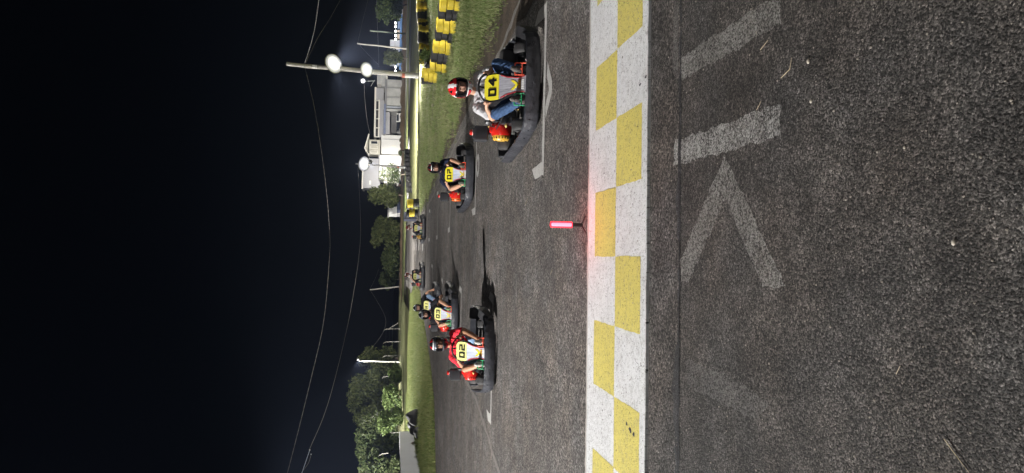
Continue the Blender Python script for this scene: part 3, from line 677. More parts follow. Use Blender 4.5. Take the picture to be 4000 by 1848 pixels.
    for i in range(9): x = -.05 + .0125 * i; q.prism([(x, .075), (x + .011, .08), (x + .012, .115 + rn.uniform(-.01, .01)), (x + .002, .11)], .004, (o2, es, et), i % 2, False)
    for i in range(6): x = -.062 + .021 * i; q.prism([(x, .022), (x + .016, .022), (x + .018, .062), (x + .002, .062)], .004, (o2, es, et), 2, False)
    KM['lettering'] = q.mesh('lettering', [M_REDPAINT, M_PLATEY, M_WHITE])
    KM['frame_p'] = (o2 + nrm * .003, es, et, L)
    KM['panel_bolt'] = MB().ball(T0 + Vector((.14, -.02, -.04)), .014, 8, 6).ball(T0 + Vector((-.12, -.03, -.09)), .010, 8, 6).mesh('panel_bolt', M_WHITE, True)
    # pedals
    for sg, nm in ((1, 'red'), (-1, 'green')):
        x0 = sg * .185; P = [(x0 - .07, -.67, .10), (x0 - .07, -.62, .25), (x0 - .055, -.615, .275), (x0 + .055, -.615, .275), (x0 + .07, -.62, .25), (x0 + .07, -.67, .10)]
        b = MB(); b.tube(smooth_path(P, 3), .0085, 8); b.tube([(x0 - .066, -.64, .19), (x0 + .066, -.64, .19)], .008, 8); b.tube([(x0, -.64, .19), (x0, -.615, .275)], .006, 6); KM['pedal_' + nm] = b.mesh('pedal', M_PEDR if nm == 'red' else M_PEDG, True)
    # seat shell
    b = MB(); prof = [(-.15, .16), (.05, .075), (.25, .075), (.38, .13), (.45, .28), (.50, .46)]; V = []; F = []
    for i, (y, z) in enumerate(smooth_path([(0, a, c) for a, c in prof], 4) and [(p.y, p.z) for p in smooth_path([(0, a, c) for a, c in prof], 4)]):
        k = i / 20; side = .09 + .05 * math.sin(k * math.pi)
        for j in range(9): u = -1 + j / 4; V.append((u * .2, y - (side * .4 * u * u if k > .6 else 0), z + side * u ** 4 * (1 if k < .75 else .3)))
    n = len(V) // 9
    for i in range(n - 1):
        for j in range(8): F.append((i * 9 + j, i * 9 + j + 1, (i + 1) * 9 + j + 1, (i + 1) * 9 + j))
    b.add(V, F); KM['seat'] = b.mesh('seat', M_BLACK, True)
    # engine on the driver's right (picture left)
    b = MB(); c = (-.385, .45, .27)
    b.rbox((-.27, .45, .20), (.2, .26, .22), .03); 
    for i in range(6): b.rbox((-.24, .45, .31 + i * .018), (.17 - .008 * i, .22 - .01 * i, .009), .02)
    b.rbox((-.22, .40, .43), (.12, .12, .06), .015); b.rbox((-.30, .27, .40), (.13, .10, .12), .02); b.rbox((-.34, .20, .27), (.11, .12, .10), .02); b.lathe([(.05, 0), (.055, .02), (.055, .06), (.03, .08)], (-1, -.3, 0), (-.33, .28, .47), 14); b.tube([(-.2, .36, .36), (-.16, .22, .33), (-.14, .15, .25), (-.16, .02, .22)], .016, 8); b.lathe([(.035, 0), (.04, .02), (.04, .12), (.03, .14)], (0, -1, 0), (-.2, .34, .47), 14)
    b.rbox((-.36, .1, .16), (.10, .22, .10), .02); b.tube([(-.42, -.05, .14), (-.38, .1, .24), (-.3, .25, .30)], .012, 6); b.tube([(-.28, .0, .30), (-.45, .28, .36)], .008, 6); b.box((-.30, .24, .36), (.10, .04, .08)); b.tube([(-.25, .3, .5), (-.40, .33, .46), (-.42, .36, .36)], .009, 6)
    KM['engine'] = b.mesh('engine', M_FRAME, True)
    b = MB().lathe([(.03, .06), (.10, .05), (.138, .02), (.146, -.02), (.142, -.10), (.132, -.135), (.11, -.14)], (1, 0, 0), c, 22); b.rbox((-.44, .45, .41), (.10, .13, .05), .02); KM['engine_cover'] = b.mesh('engine_cover', M_RED, True)
    b = MB().lathe([(.122, -.138), (.124, -.15), (.112, -.185), (.095, -.205), (.02, -.21)], (1, 0, 0), c, 22); KM['starter_cover'] = b.mesh('starter_cover', M_STARTY, True)
    b = MB()
    for i in range(18):
        a = 2 * math.pi * i / 18; ctr = Vector(c) + Vector((-.168, .119 * math.cos(a), .119 * math.sin(a))); b.box(ctr, (.026, .012, .012), Matrix.Rotation(a, 3, 'X'))
    for i in range(10): a = 2 * math.pi * i / 10; ctr = Vector(c) + Vector((-.207, .07 * math.cos(a), .07 * math.sin(a))); b.box(ctr, (.008, .03, .008), Matrix.Rotation(a, 3, 'X'))
    KM['vent_slots'] = b.mesh('vent_slots', M_INK)
    b = MB().rbox((-.50, .50, .545), (.21, .20, .19), .03); b.rbox((-.50, .5, .645), (.15, .14, .015), .02); b.box((-.48, .5, .44), (.05, .16, .05)); KM['fuel_tank'] = b.mesh('fuel_tank', mat('tank_plastic', (.028, .029, .033), .38, .2, 8, .15, 40), True)
    b = MB().lathe([(.035, 0), (.037, .012), (.037, .035), (.03, .04)], (0, 0, 1), (-.48, .55, .65), 14); KM['fuel_cap'] = b.mesh('fuel_cap', M_RED, True)
    KM['cap_ring'] = MB().lathe([(.046, 0), (.046, .01)], (0, 0, 1), (-.48, .55, .645), 14).mesh('cap_ring', M_WHITE, True)
    KM['fuel_hose'] = MB().tube(smooth_path([(-.42, .36, .46), (-.36, .30, .43), (-.33, .32, .38)], 4), .008, 6).tube(smooth_path([(-.22, -.12, .12), (-.26, -.32, .17), (-.2, -.52, .13)], 4), .008, 6).ball((-.42, .08, .26), (.03, .035, .02), 10, 6).mesh('fuel_hose', M_YHOSE, True)
    KM['rear_fender'] = MB().prism([(-.09, 0), (.09, 0), (.09, .12), (-.09, .12)], .008, ((.62, .42, .24), (1, 0, 0), (0, .8, .2))).mesh('x', M_BLACK)
kart_meshes()
GLYPH = {'0': [[(-.5, -1), (-.5, 1), (.5, 1), (.5, -1), (-.5, -1)]], '1': [[(0, -1), (0, 1)]], '2': [[(-.5, 1), (.5, 1), (.5, 0), (-.5, 0), (-.5, -1), (.5, -1)]], '?': [[(-.5, 1), (.5, 1), (.5, .0), (-.4, .0), (-.4, -.9)]],
         '3': [[(-.5, 1), (.5, 1), (.5, -1), (-.5, -1)], [(-.2, 0), (.5, 0)]], '4': [[(.3, -1), (.3, 1), (-.5, -.25), (.6, -.25)]], 'H': [[(-.4, -1), (-.4, 1)], [(-.4, 0), (.4, 0)], [(.4, -1), (.4, 1)]]}
def glyph_mesh(ch, cx):
    key = ('g', ch, cx)
    if key in KM: return KM[key]
    o, es, et, L = KM['frame_p']; b = MB(); h = .052; w = .072; cy = .80 * L; t = .013
    k = 0
    for st in GLYPH[ch]:
        for (x0, y0), (x1, y1) in zip(st, st[1:]):
            a = Vector((cx + x0 * w, cy + y0 * h)); c = Vector((cx + x1 * w, cy + y1 * h)); d = (c - a).normalized(); n = Vector((-d.y, d.x)) * t; e = d * t * .98; k += 1
            b.prism([tuple(a - e - n), tuple(c + e - n), tuple(c + e + n), tuple(a - e + n)], .002 + .0004 * k, (o, es, et), 0, False)
    KM[key] = b.mesh('digit', M_INK); return KM[key]
def kart(loc, rz, label, num, starter=M_STARTY, cover=M_RED, plate=M_PLATEY, panel=M_PANEL, guard=True):
    root = empty('go_kart', loc, rz); tag(root, label, 'go-kart', 'karts lined up on the starting grid')
    for nm in ('chassis_frame', 'floor_tray', 'front_bumper', 'rear_bumper', 'steering_wheel', 'steering_column', 'seat'): obj(nm, KM[nm], root)
    obj('side_bumper', KM['side_l'], root); obj('side_bumper', KM['side_r'], root)
    if guard: obj('wheel_guard', KM['wheel_guard'], root)
    for x, y, k, st in ((-.475, -.42, 'front', .06), (.475, -.42, 'front', .06), (-.59, .66, 'rear', 0), (.59, .66, 'rear', 0)):
        r_ = .132 if k == 'front' else .142
        w = obj('wheel', KM['rim_' + k], root, (x, y, r_), (0, 0, st)); obj('tyre', KM['tyre_' + k], w)
    fp = obj('front_panel', KM['front_panel'], root)
    obj('sticker', KM['sticker'], fp, mats={0: panel}); obj('number_plate', KM['number_plate'], fp, mats={0: plate}); obj('red_stripe', KM['stripe1'], fp); obj('red_stripe', KM['stripe-1'], fp); obj('yellow_chevron', KM['chevron'], fp); obj('lettering', KM['lettering'], fp); obj('panel_bolt', KM['panel_bolt'], fp)
    for ch, cx in zip(num, (-.063, .063)): obj('digit', glyph_mesh(ch, cx), fp)
    tag(obj('pedal', KM['pedal_red'], root), 'red brake pedal loop'); tag(obj('pedal', KM['pedal_green'], root), 'green throttle pedal loop')
    e = obj('engine', KM['engine'], root); obj('engine_cover', KM['engine_cover'], e, mats={0: cover}); obj('starter_cover', KM['starter_cover'], e, mats={0: starter}); tag(obj('vent_slots', KM['vent_slots'], e), kind='stuff'); obj('fuel_hose', KM['fuel_hose'], e)
    t = obj('fuel_tank', KM['fuel_tank'], root); obj('fuel_cap', KM['fuel_cap'], t); obj('cap_ring', KM['cap_ring'], t)
    return root

# ------------------------------------------------------------------ drivers
def capsule(b, p0, r0, p1, r1, seg=10):
    p0, p1 = Vector(p0), Vector(p1); d = p1 - p0; L = d.length
    if L < 1e-5: b.ball(p0, r0, seg, 8); return
    t = d / L; prof = []
    for i in range(4): a = math.pi / 2 * (1 - i / 3.0); prof.append((max(.0008, r0 * math.cos(a)), -r0 * math.sin(a)))
    for i in range(4): a = math.pi / 2 * (i / 3.0); prof.append((max(.0008, r1 * math.cos(a)), L + r1 * math.sin(a)))
    b.lathe(prof, t, p0, seg)
def body_mesh(caps, mats, voxel):
    b = MB()
    for p0, r0, p1, r1, k in caps: capsule(b, p0, r0, p1, r1)
    me = b.mesh('tmp', M_SKIN); o = bpy.data.objects.new('tmp', me); C.objects.link(o)
    md = o.modifiers.new('r', 'REMESH'); md.mode = 'VOXEL'; md.voxel_size = voxel; sm = o.modifiers.new('s', 'SMOOTH'); sm.factor = .5; sm.iterations = 3
    dg = bpy.context.evaluated_depsgraph_get(); out = bpy.data.meshes.new_from_object(o.evaluated_get(dg)); bpy.data.objects.remove(o); bpy.data.meshes.remove(me)
    nv = len(out.vertices); co = np.empty(nv * 3, np.float32); out.vertices.foreach_get('co', co); co = co.reshape(-1, 3)
    nf = len(out.polygons); ce = np.empty(nf * 3, np.float32); out.polygons.foreach_get('center', ce); ce = ce.reshape(-1, 3)
    best = np.full(nf, 1e9, np.float32); idx = np.zeros(nf, np.int32)
    for p0, r0, p1, r1, k in caps:
        a = np.array(p0, np.float32); d = np.array(p1, np.float32) - a; l2 = float(d @ d) + 1e-9; t = np.clip(((ce - a) @ d) / l2, 0, 1)
        dist = np.linalg.norm(ce - a - t[:, None] * d, axis=1) - (r0 + (r1 - r0) * t); hit = dist < best; best[hit] = dist[hit]; idx[hit] = k
    vk = np.zeros(nv, np.int32); lv = np.empty(len(out.loops), np.int32); out.loops.foreach_get('vertex_index', lv); lt = np.empty(nf, np.int32); out.polygons.foreach_get('loop_total', lt); vk[lv] = np.repeat(idx, lt)
    nr = np.empty(nv * 3, np.float32); out.vertices.foreach_get('normal', nr); nr = nr.reshape(-1, 3); x, y, z = co.T
    w_ = np.sin(38 * z + 14 * np.sin(11 * x + 5 * y) + 9 * y) * .5 + np.sin(55 * x - 31 * z + 7 * np.sin(19 * y)) * .3 + np.sin(80 * y + 40 * z + 6 * np.sin(23 * x)) * .2
    cl = ((vk == 0) | (vk == 3)).astype(np.float32); co += nr * (w_ * .0065 * cl)[:, None]; out.vertices.foreach_set('co', co.ravel())
    out.materials.clear()
    for q in mats: out.materials.append(q)
    out.polygons.foreach_set('material_index', idx); out.polygons.foreach_set('use_smooth', np.ones(nf, bool)); out.update(); return out
def V3(*a): return Vector(a)
def helmet_mesh(colour):
    seg, rings = 40, 26; b = MB(); P = []; fm = []
    ids = {}
    rx, ry, rz = .137, .160, .158
    def pt(i, j, k=1.0):
        th = math.pi * (i + .001) / rings * .86; ph = 2 * math.pi * j / seg - math.pi / 2          # j=0 faces -Y
        x = rx * math.sin(th) * math.cos(ph); y = ry * math.sin(th) * math.sin(ph); z = rz * math.cos(th)
        if z < 0: z *= 1.12; 
        fr = max(0, -math.sin(ph))
        if z < -.03: y -= .022 * fr ** 3 * min(1, (-.03 - z) / .06)
        return Vector((x * k, y * k, z * k))
    V = []; F = []; M = []
    def hole(z, phd): return -.062 < z < .052 and abs(phd) < 62 - max(0, abs(z + .005) - .03) * 500
    for layer, k in ((0, 1.0), (1, .90)):
        for i in range(rings + 1):
            for j in range(seg): V.append(pt(i, j, k))
    nL = (rings + 1) * seg
    def mid(i, j): return (pt(i, j) + pt(i + 1, j + 1)) / 2
    H = {}
    for i in range(rings):
        for j in range(seg):
            m_ = mid(i, j); phd = math.degrees(math.atan2(m_.x, -m_.y)); H[i, j] = hole(m_.z, phd)
    for i in range(rings):
        for j in range(seg):
            if H[i, j]: continue
            l = (j + 1) % seg; m_ = mid(i, j); phd = math.degrees(math.atan2(m_.x, -m_.y)); a = i * seg
            F.append((a + j, a + seg + j, a + seg + l, a + l)); M.append(colour(m_.x, m_.y, m_.z, phd))
            F.append((nL + a + l, nL + a + seg + l, nL + a + seg + j, nL + a + j)); M.append(1)
            for (di, dj, e0, e1) in ((0, -1, (i, j), (i + 1, j)), (0, 1, (i + 1, l), (i, l)), (-1, 0, (i, l), (i, j)), (1, 0, (i + 1, j), (i + 1, l))):
                ii, jj = i + di, (j + dj) % seg
                if (ii == rings) or (0 <= ii < rings and H.get((ii, jj))):
                    q0, q1 = e0[0] * seg + e0[1], e1[0] * seg + e1[1]; F.append((q0, nL + q0, nL + q1, q1)); M.append(1)
    b.v = [tuple(v) for v in V]; b.f = F; b.mi = M
    vb = MB(); VV = []; VF = []; n1, n2 = 8, 16
    for i in range(n1 + 1):
        for j in range(n2 + 1):
            z = -.062 + .118 * i / n1; ph = R(-66 + 132 * j / n2); s_ = math.sqrt(max(0, 1 - (z / rz) ** 2)); VV.append((rx * 1.03 * s_ * math.sin(ph), -ry * 1.03 * s_ * math.cos(ph), z))
    for i in range(n1):
        for j in range(n2): a = i * (n2 + 1) + j; VF.append((a, a + 1, a + n2 + 2, a + n2 + 1))
    vb.add(VV, VF); return b, vb
M_VISOR, _nt, _p = new_mat('visor'); _p.inputs['Base Color'].default_value = (.02, .02, .025, 1); _p.inputs['Roughness'].default_value = .08
_tr = _nt.nodes.new('ShaderNodeBsdfTransparent'); _tr.inputs[0].default_value = (.85, .85, .87, 1); _mx = _nt.nodes.new('ShaderNodeMixShader'); _mx.inputs[0].default_value = .16
_nt.links.new(_tr.outputs[0], _mx.inputs[1]); _nt.links.new(_p.outputs[0], _mx.inputs[2]); _nt.links.new(_mx.outputs[0], _nt.nodes['Material Output'].inputs[0])
G_RED = mat('helmet_red', (.62, .02, .025), .18, .05, coat=.5); G_WHITE = mat('helmet_white', (.78, .78, .78), .2, .04, coat=.5); G_BLACK = mat('helmet_black', (.012, .012, .014), .2, .1, coat=.6); G_SILVER = mat('helmet_silver', (.13, .14, .16), .22, .1, metal=.3, coat=.5); G_DKRED = mat('helmet_dark_red', (.18, .01, .015), .2, .1, coat=.5)
HM = [G_RED, G_BLACK, G_WHITE, G_SILVER, G_DKRED]
def h04(x, y, z, ph):
    a = abs(ph)
    if a < 75 and -.078 < z < .062: return 1
    if z >= .062: return 2 if abs(x) < .026 else (1 if (abs(x) > .06 and a < 70 and z > .105 and abs(abs(x) - .075) < .018) else (2 if abs(x) > .112 else 0))
    if a < 80: return 2 if (abs(x) < .03 or z > -.095 or z < -.155) else (1 if abs(x) < .045 else 0)
    return 2 if z > .03 else (0 if z > -.1 else 2)
def hred(x, y, z, ph):
    a = abs(ph)
    if a < 70 and -.078 < z < .065: return 3 if (z > .052 or z < -.066 or a > 62) else 1
    if z > .11: return 0 if 35 < a < 80 else 1
    if z > .095: return 2 if a < 60 else 1
    if z > .05: return 3
    if z < -.09: return 1 if a < 60 else 0
    return 3 if a < 110 else 1
def hblack(x, y, z, ph):
    a = abs(ph)
    if z > .075 and z < .10 and a < 35: return 2
    if z > .13 and 60 < ph < 120: return 2
    return 1 if z < .1 or a > 40 else (4 if a > 25 else 1)
def hb3(x, y, z, ph):
    a = abs(ph)
    if z > .10: return 2 if 45 < a < 75 else 1
    if a < 70 and -.075 < z < .06: return 1
    if z > .06: return 3
    return 0 if a > 110 else 1
def hfar(x, y, z, ph):
    if z > .09: return 2 if ph > 20 else 4
    if z < -.07: return 2 if abs(ph) < 50 else 4
    return 4 if abs(ph) > 65 else 1
def driver(kroot, label, shirt, legs, skin, shoe, hfun, head=(.04, .25, .865), turn=0, tilt=0, sleeve='short', shorts=True, sock=None, arms=None, legp=None, voxel=.009, visor=True, shorts_mat=None, strap=None):
    S_, Kn, Sh, Lg, Hr = 0, 1, 2, 3, 4          # material slots: shirt, skin, shoe, legwear, dark
    hx, hy, hz = head; caps = []
    def c(p0, r0, p1, r1, k): caps.append((p0, r0, p1, r1, k))
    neck = V3(hx * .55, .34, .645)
    pel = V3(0, .24, .20)
    c(V3(-.085, .24, .19), .115, V3(.085, .24, .19), .115, Lg)
    for s in (-1, 1):
        c(V3(s * .07, .27, .24), .115, V3(s * .085 + hx * .3, .33, .50), .112, S_)
        c(V3(s * .085 + hx * .3, .33, .48), .110, V3(s * .12 + hx * .5, .35, .585), .082, S_)
    c(V3(0, .24, .28), .12, V3(hx * .4, .30, .50), .115, S_)
    c(V3(-.15 + hx * .5, .35, .60), .068, V3(.15 + hx * .5, .35, .60), .068, S_)
    c(V3(hx * .5, .36, .60), .075, neck + V3(0, 0, -.01), .062, S_)
    c(neck, .052, V3(hx, hy + .03, hz - .10), .055, Kn)
    c(V3(hx, hy + .02, hz + .02), .088, V3(hx, hy - .01, hz - .03), .082, Kn); c(V3(hx, hy - .035, hz - .05), .058, V3(hx, hy - .06, hz - .09), .038, Kn)
    rm = Matrix.Rotation(R(turn), 3, 'Z'); hc = V3(hx, hy, hz)
    def hp(x, y, z): return hc + rm @ V3(x, y, z)
    c(hp(0, -.085, -.005), .012, hp(0, -.108, -.038), .015, Kn)                       # nose
    for s in (-1, 1): c(hp(s * .012, -.088, .020), .011, hp(s * .05, -.074, .018), .010, Kn); c(hp(s * .04, -.072, -.04), .022, hp(s * .03, -.075, -.05), .02, Kn)
    c(hp(-.018, -.088, -.066), .010, hp(.018, -.088, -.066), .010, Kn)
    A = arms or {}
    W = V3(.03, -.05, .53)
    for s in (-1, 1):
        sh = V3(s * .205 + hx * .5, .345, .605); el, wr, hd = A.get(s, (V3(s * .325, .16, .43), V3(s * .215, .01, .535), V3(W.x + s * .172, -.055, .54)))
        el, wr, hd = V3(*el), V3(*wr), V3(*hd)
        c(sh, .078, sh.lerp(el, .35), .074, S_)
        cut = {'short': .72, 'elbow': 1.0, 'long': 1.0, 'none': .12}[sleeve]
        c(sh.lerp(el, .2), .074, sh.lerp(el, cut), .068 if cut < .9 else .058, S_)
        if cut < 1: c(sh.lerp(el, cut), .046, el, .042, Kn)
        if sleeve == 'long': c(el, .05, wr, .036, S_)
        else: c(el, .041, el.lerp(wr, .35), .042, Kn); c(el.lerp(wr, .3), .042, wr, .027, Kn)
        # hand: palm, four fingers round the rim, thumb
        d = (hd - wr).normalized(); c(wr, .026, hd - d * .01, .026, Kn)
        grip = A.get('open') != s
        side = V3(0, -.55, .83) if grip else d.cross(V3(0, 0, 1)).normalized()
        side = (side - d * side.dot(d)).normalized(); out = d.cross(side).normalized()
        if out.y > 0: out = -out
        palm = hd + d * .005; c(palm + side * .024, .018, palm - side * .024, .018, Kn)
        for i in range(4):
            o_ = side * (.036 - .024 * i); L = (.030, .036, .034, .026)[i]; p0 = palm + o_
            if grip: p1 = p0 + d * .020 + out * .022; p2 = p1 + out * L * .6 - d * .022; p3 = p2 - d * .024 - out * .006
            else: p1 = p0 + d * .038; p2 = p1 + d * L * .8 + out * .008; p3 = p2 + d * .02 + out * .012
            c(p0, .0105, p1, .0098, Kn); c(p1, .0098, p2, .0092, Kn); c(p2, .0092, p3, .0082, Kn)
        t0 = palm + side * .028 - d * .02; t1 = t0 + side * .024 + out * .012; c(t0, .0125, t1, .0112, Kn); c(t1, .0112, t1 + d * .024 + out * .008, .009, Kn)
    LP = legp or {}
    for s in (-1, 1):
        hip = V3(s * .10, .20, .19); kn, an = LP.get(s, (V3(s * .32, -.19, .44), V3(s * .185, -.55, .17))); kn, an = V3(*kn), V3(*an)
        up = Lg if True else Kn
        if shorts:
            c(hip, .098, hip.lerp(kn, .78), .078, Lg); c(hip.lerp(kn, .70), .060, kn, .056, Kn); c(kn, .054, kn.lerp(an, .35), .054, Kn); c(kn.lerp(an, .35), .052, an, .032, Kn)
        else:
            c(hip, .098, kn, .072, Lg); c(kn, .072, kn.lerp(an, .4), .066, Lg); c(kn.lerp(an, .4), .064, an + V3(0, 0, .012), .052, Lg)
        fd = V3(s * -.01, -.085, .135); c(an + V3(0, .02, -.035), .034, an + V3(0, -.035, -.01), .040, Sh); c(an + V3(0, -.03, -.02), .040, an + fd * .75, .040, Sh); c(an + V3(s * .012, -.03, -.01), .036, an + fd + V3(s * .010, 0, 0), .032, Sh)
        if sock: c(an + V3(0, .0, 0), .038, an.lerp(kn, .16), .037, Hr)
    skin_m = M_SKIN if skin == 0 else M_SKIN2
    me = body_mesh(caps, [shirt, skin_m, shoe, legs, sock or M_INK], voxel)
    o = obj('person', me); o.location = kroot.location; o.rotation_euler = kroot.rotation_euler; tag(o, label, 'person', 'drivers sitting in their karts')
    hb, vb = helmet_mesh(hfun); rot = Euler((R(tilt), 0, R(turn)))
    h = obj('helmet', hb.mesh('helmet', HM, True), o, (hx, hy, hz + .005), rot)
    if visor: obj('visor', vb.mesh('visor', M_VISOR, True), h)
    e = MB()
    for s in (-1, 1):
        p = hp(s * .032, -.0865, .002); q = obj('eye', MB().ball(p, (.0135, .008, .0075), 8, 6).mesh('eye', mat('eye_dark', (.03, .018, .012), .3, .1), True), o)
        q = obj('eyebrow', MB().tube([hp(s * .014, -.099, .027), hp(s * .035, -.094, .031), hp(s * .056, -.082, .024)], .005, 5).mesh('eyebrow', mat('brow_hair', (.03, .018, .012), .8, .1), True), o)
    obj('mouth', MB().ball(hp(0, -.0965, -.064), (.02, .006, .006), 10, 6).mesh('mouth', mat('lips', (.34, .12, .10), .5, .1), True), o)
    if strap: obj('wristband', MB().lathe([(.034, -.012), (.036, 0), (.034, .012)], strap[1], strap[0], 14).mesh('wristband', M_INK, True), o)
    return o
T_GREY = cloth('shirt_light_grey', (.44, .44, .455)); T_NAVY = cloth('shirt_navy', (.016, .02, .045)); T_RED = cloth('shirt_red', (.60, .028, .045), .5); T_BLACK = cloth('shirt_black', (.012, .012, .016)); T_DKNAVY = cloth('jacket_dark', (.012, .014, .025))
J_BLUE = cloth('jeans_blue', (.045, .085, .175), .4); J_LIGHT = cloth('jeans_light', (.16, .24, .36), .25); J_BLACK = cloth('trousers_black', (.018, .018, .022)); J_CAMO = cloth('shorts_navy', (.02, .025, .05))
S_GREY = cloth('shoe_grey', (.11, .10, .095), .3); S_WHITE = cloth('shoe_white', (.42, .41, .38), .4); S_GREEN = cloth('shoe_sole_green', (.16, .26, .13), .2); S_CHECK = cloth('shoe_mottled', (.12, .12, .10), .7); S_PALE = cloth('shoe_pale', (.45, .40, .28), .2)

k04 = kart((1.88, 9.15, 0), R(-2), 'black kart number 04, closest of all, with yellow starter cover on red engine', '04', M_STARTY, M_RED, M_PLATEY, M_PANEL)
driver(k04, 'person in light grey shirt, blue jeans and red and white helmet driving kart 04', T_GREY, J_BLUE, 0, S_GREY, h04, (.07, .25, .865), 0, 4, 'short', False, voxel=.0075, strap=(V3(-.305, .145, .44), V3(.35, -.5, .3)))
kred = kart((-1.99, 12.38, 0), R(3), 'black kart number 02 with all-red engine cover, carrying the red-shirted driver', '02', M_STARTR, M_RED, M_PLATEPALE, M_PANELP)
driver(kred, 'person in red shirt, short trousers and black, silver and red helmet driving a kart', T_RED, J_LIGHT, 1, S_WHITE, hred, (.07, .27, .865), -6, 0, 'short', True, voxel=.0075)
kblue = kart((1.36, 15.98, 0), R(-3), 'black kart with yellow number plate and orange starter cover behind kart 04', '0?', M_STARTO, M_RED, M_PLATEY, M_PANELP, guard=False)
driver(kblue, 'person in navy shirt with bare arms and glossy black helmet leaning behind a yellow plate', T_NAVY, J_CAMO, 0, S_CHECK, hblack, (.16, .22, .80), -6, 5, 'short', True, voxel=.009)
k03 = kart((-2.05, 18.95, 0), R(-3), 'black kart number 03 with pale silver front panel, behind the red-shirted driver', '03', M_STARTR, M_RED, M_PLATEPALE, M_PANELP)
driver(k03, 'person in black shirt and green-soled shoes driving kart 03', T_BLACK, J_LIGHT, 0, S_GREEN, hb3, (-.10, .24, .83), -4, 6, 'short', True, voxel=.010, arms={1: (V3(.42, .08, .40), V3(.32, -.12, .45), V3(.22, -.1, .49))})
kb = kart((-2.47, 25.35, 0), R(-2), 'black kart half hidden behind kart 03, its driver reaching out to a wheel', 'H1', M_STARTR, M_RED, M_PLATEPALE, M_PANELP)
driver(kb, 'person in black leaning over with one bare arm stretched down to the kart wheel', T_BLACK, J_LIGHT, 0, S_GREY, hb3, (-.16, .26, .79), 8, 4, 'short', False, voxel=.011, arms={1: (V3(.40, .15, .48), V3(.52, -.1, .33), V3(.55, -.2, .27)), 'open': 1})
kfl = kart((-2.22, 38.5, 0), R(-2), 'far black kart with red engine on the left, next to the pale gravel patch', 'H1', M_STARTR, M_RED, M_PLATEPALE, M_PANELP)
driver(kfl, 'far person in black shirt holding a hand up to a red and white helmet', T_BLACK, J_BLACK, 0, S_PALE, hfar, (0, .25, .90), -25, 0, 'short', False, voxel=.012, arms={-1: (V3(-.36, .12, .48), V3(-.16, .04, .68), V3(-.08, .04, .74))})
kfr = kart((.36, 38.5, 0), R(-1), 'far black kart with yellow engine cover beside the grass on the right', '11', M_STARTY, M_STARTY, M_PLATEPALE, M_PANELP)
driver(kfr, 'far person in dark navy jacket and red and white helmet in the yellow-engined kart', T_DKNAVY, J_BLACK, 0, S_PALE, hfar, (.04, .25, .865), 20, 0, 'long', False, voxel=.012)

# ------------------------------------------------------------------ tyre barrier
M_TYREY = mat('tyre_yellow', (.58, .45, .035), .6, .5, 5, .35, 50); M_TYREB = mat('tyre_black', (.020, .020, .022), .6, .3, 9, .35, 50)
def tyre_mesh(r, w, mt):
    b = MB(); prof = [(r * .55, -w * .38), (r * .66, -w * .5), (r * .9, -w * .48), (r * .985, -w * .40)]
    for k in range(5):
        z = -w * .34 + k * w * .17; prof += [(r, z - w * .05), (r, z + w * .05), (r * .975, z + w * .065), (r * .975, z + w * .105)] if k < 4 else [(r, z - w * .05), (r, z + w * .05)]
    prof += [(r * .985, w * .40), (r * .9, w * .48), (r * .66, w * .5), (r * .55, w * .38)]
    return b.lathe(prof, seg=22, caps=False).mesh('tyre', mt, True)
TY = {(c, q): tyre_mesh(r, w, mt) for c, mt in (('yellow', M_TYREY), ('black', M_TYREB)) for q, r, w in (('kart', .205, .185), ('car', .29, .2))}
def stack(x, y, z, col, label, n=3, size='kart', group='stacks of the tyre barrier', cols=None):
    root = empty('tyre_stack', (x, y, z)); tag(root, label, 'tyre stack', group); w = .187 if size == 'kart' else .202
    for i in range(n):
        cc = (cols or [col] * n)[i]
        obj('tyre', TY[cc, size], root, (random.uniform(-.045, .045), random.uniform(-.03, .03), w * (i + .5)), (random.uniform(-.06, .06), random.uniform(-.06, .06), random.uniform(0, 6)))
    return root
ORD = ['first', 'second', 'third', 'fourth', 'fifth', 'sixth', 'seventh', 'eighth', 'ninth', 'tenth', 'eleventh', 'twelfth', 'thirteenth', 'fourteenth', 'fifteenth', 'sixteenth', 'seventeenth', 'eighteenth', 'nineteenth', 'twentieth', 'twenty-first', 'twenty-second']
near = [(1815, -22), (1808, 15), (1799, 60), (1790, 100), (1781, 143), (1770, 188), (1762, 230), (1755, 262)]
cols = ['black', 'yellow', 'black', 'yellow', 'black', 'yellow', 'black', 'yellow']
for i, ((px, py), cl) in enumerate(zip(near, cols)):
    g_ = gnd(px, py); off = .03 if cl == 'black' else 0
    stack(g_.x + off * 1.2, g_.y + off * .6, hr(g_.x, g_.y) - .03, cl, f'{cl} stack of three tyres, {ORD[i]} along the near barrier row from the picture edge')
for px, py, cl, nm in ((1716, 301, 'yellow', 'yellow tyre stack at the barrier corner nearest the red helmet'), (1708, 288, 'yellow', 'yellow tyre stack just behind the corner of the barrier'), (1700, 312, 'black', 'black tyre stack ending the barrier corner toward the lamp pole')):
    g_ = gnd(px, py); stack(g_.x, g_.y, hr(g_.x, g_.y) - .02, cl, nm)
for px, py, nm in ((1703, 268, 'big black car tyre stack inside the barrier corner'), (1696, 240, 'second big black car tyre stack behind the shrub')):
    g_ = gnd(px, py); stack(g_.x, g_.y, .05, 'black', nm, 2, 'car')
A_, B_ = gnd(1690, 232), gnd(1664, -25); nfar = 20
fc = 'yellow black yellow black black yellow black yellow black black yellow yellow black yellow black yellow black yellow black yellow'.split()
for i in range(nfar):
    p = A_.lerp(B_, i / (nfar - 1)); p.x += random.uniform(-.08, .08) + .5 * math.sin(i / (nfar - 1) * 3.1)
    stack(p.x, p.y, .07, fc[i], f'{fc[i]} stack of three tyres, {ORD[i]} along the far barrier row from its corner', 3, 'car' if i in (4, 8, 11) else 'kart')
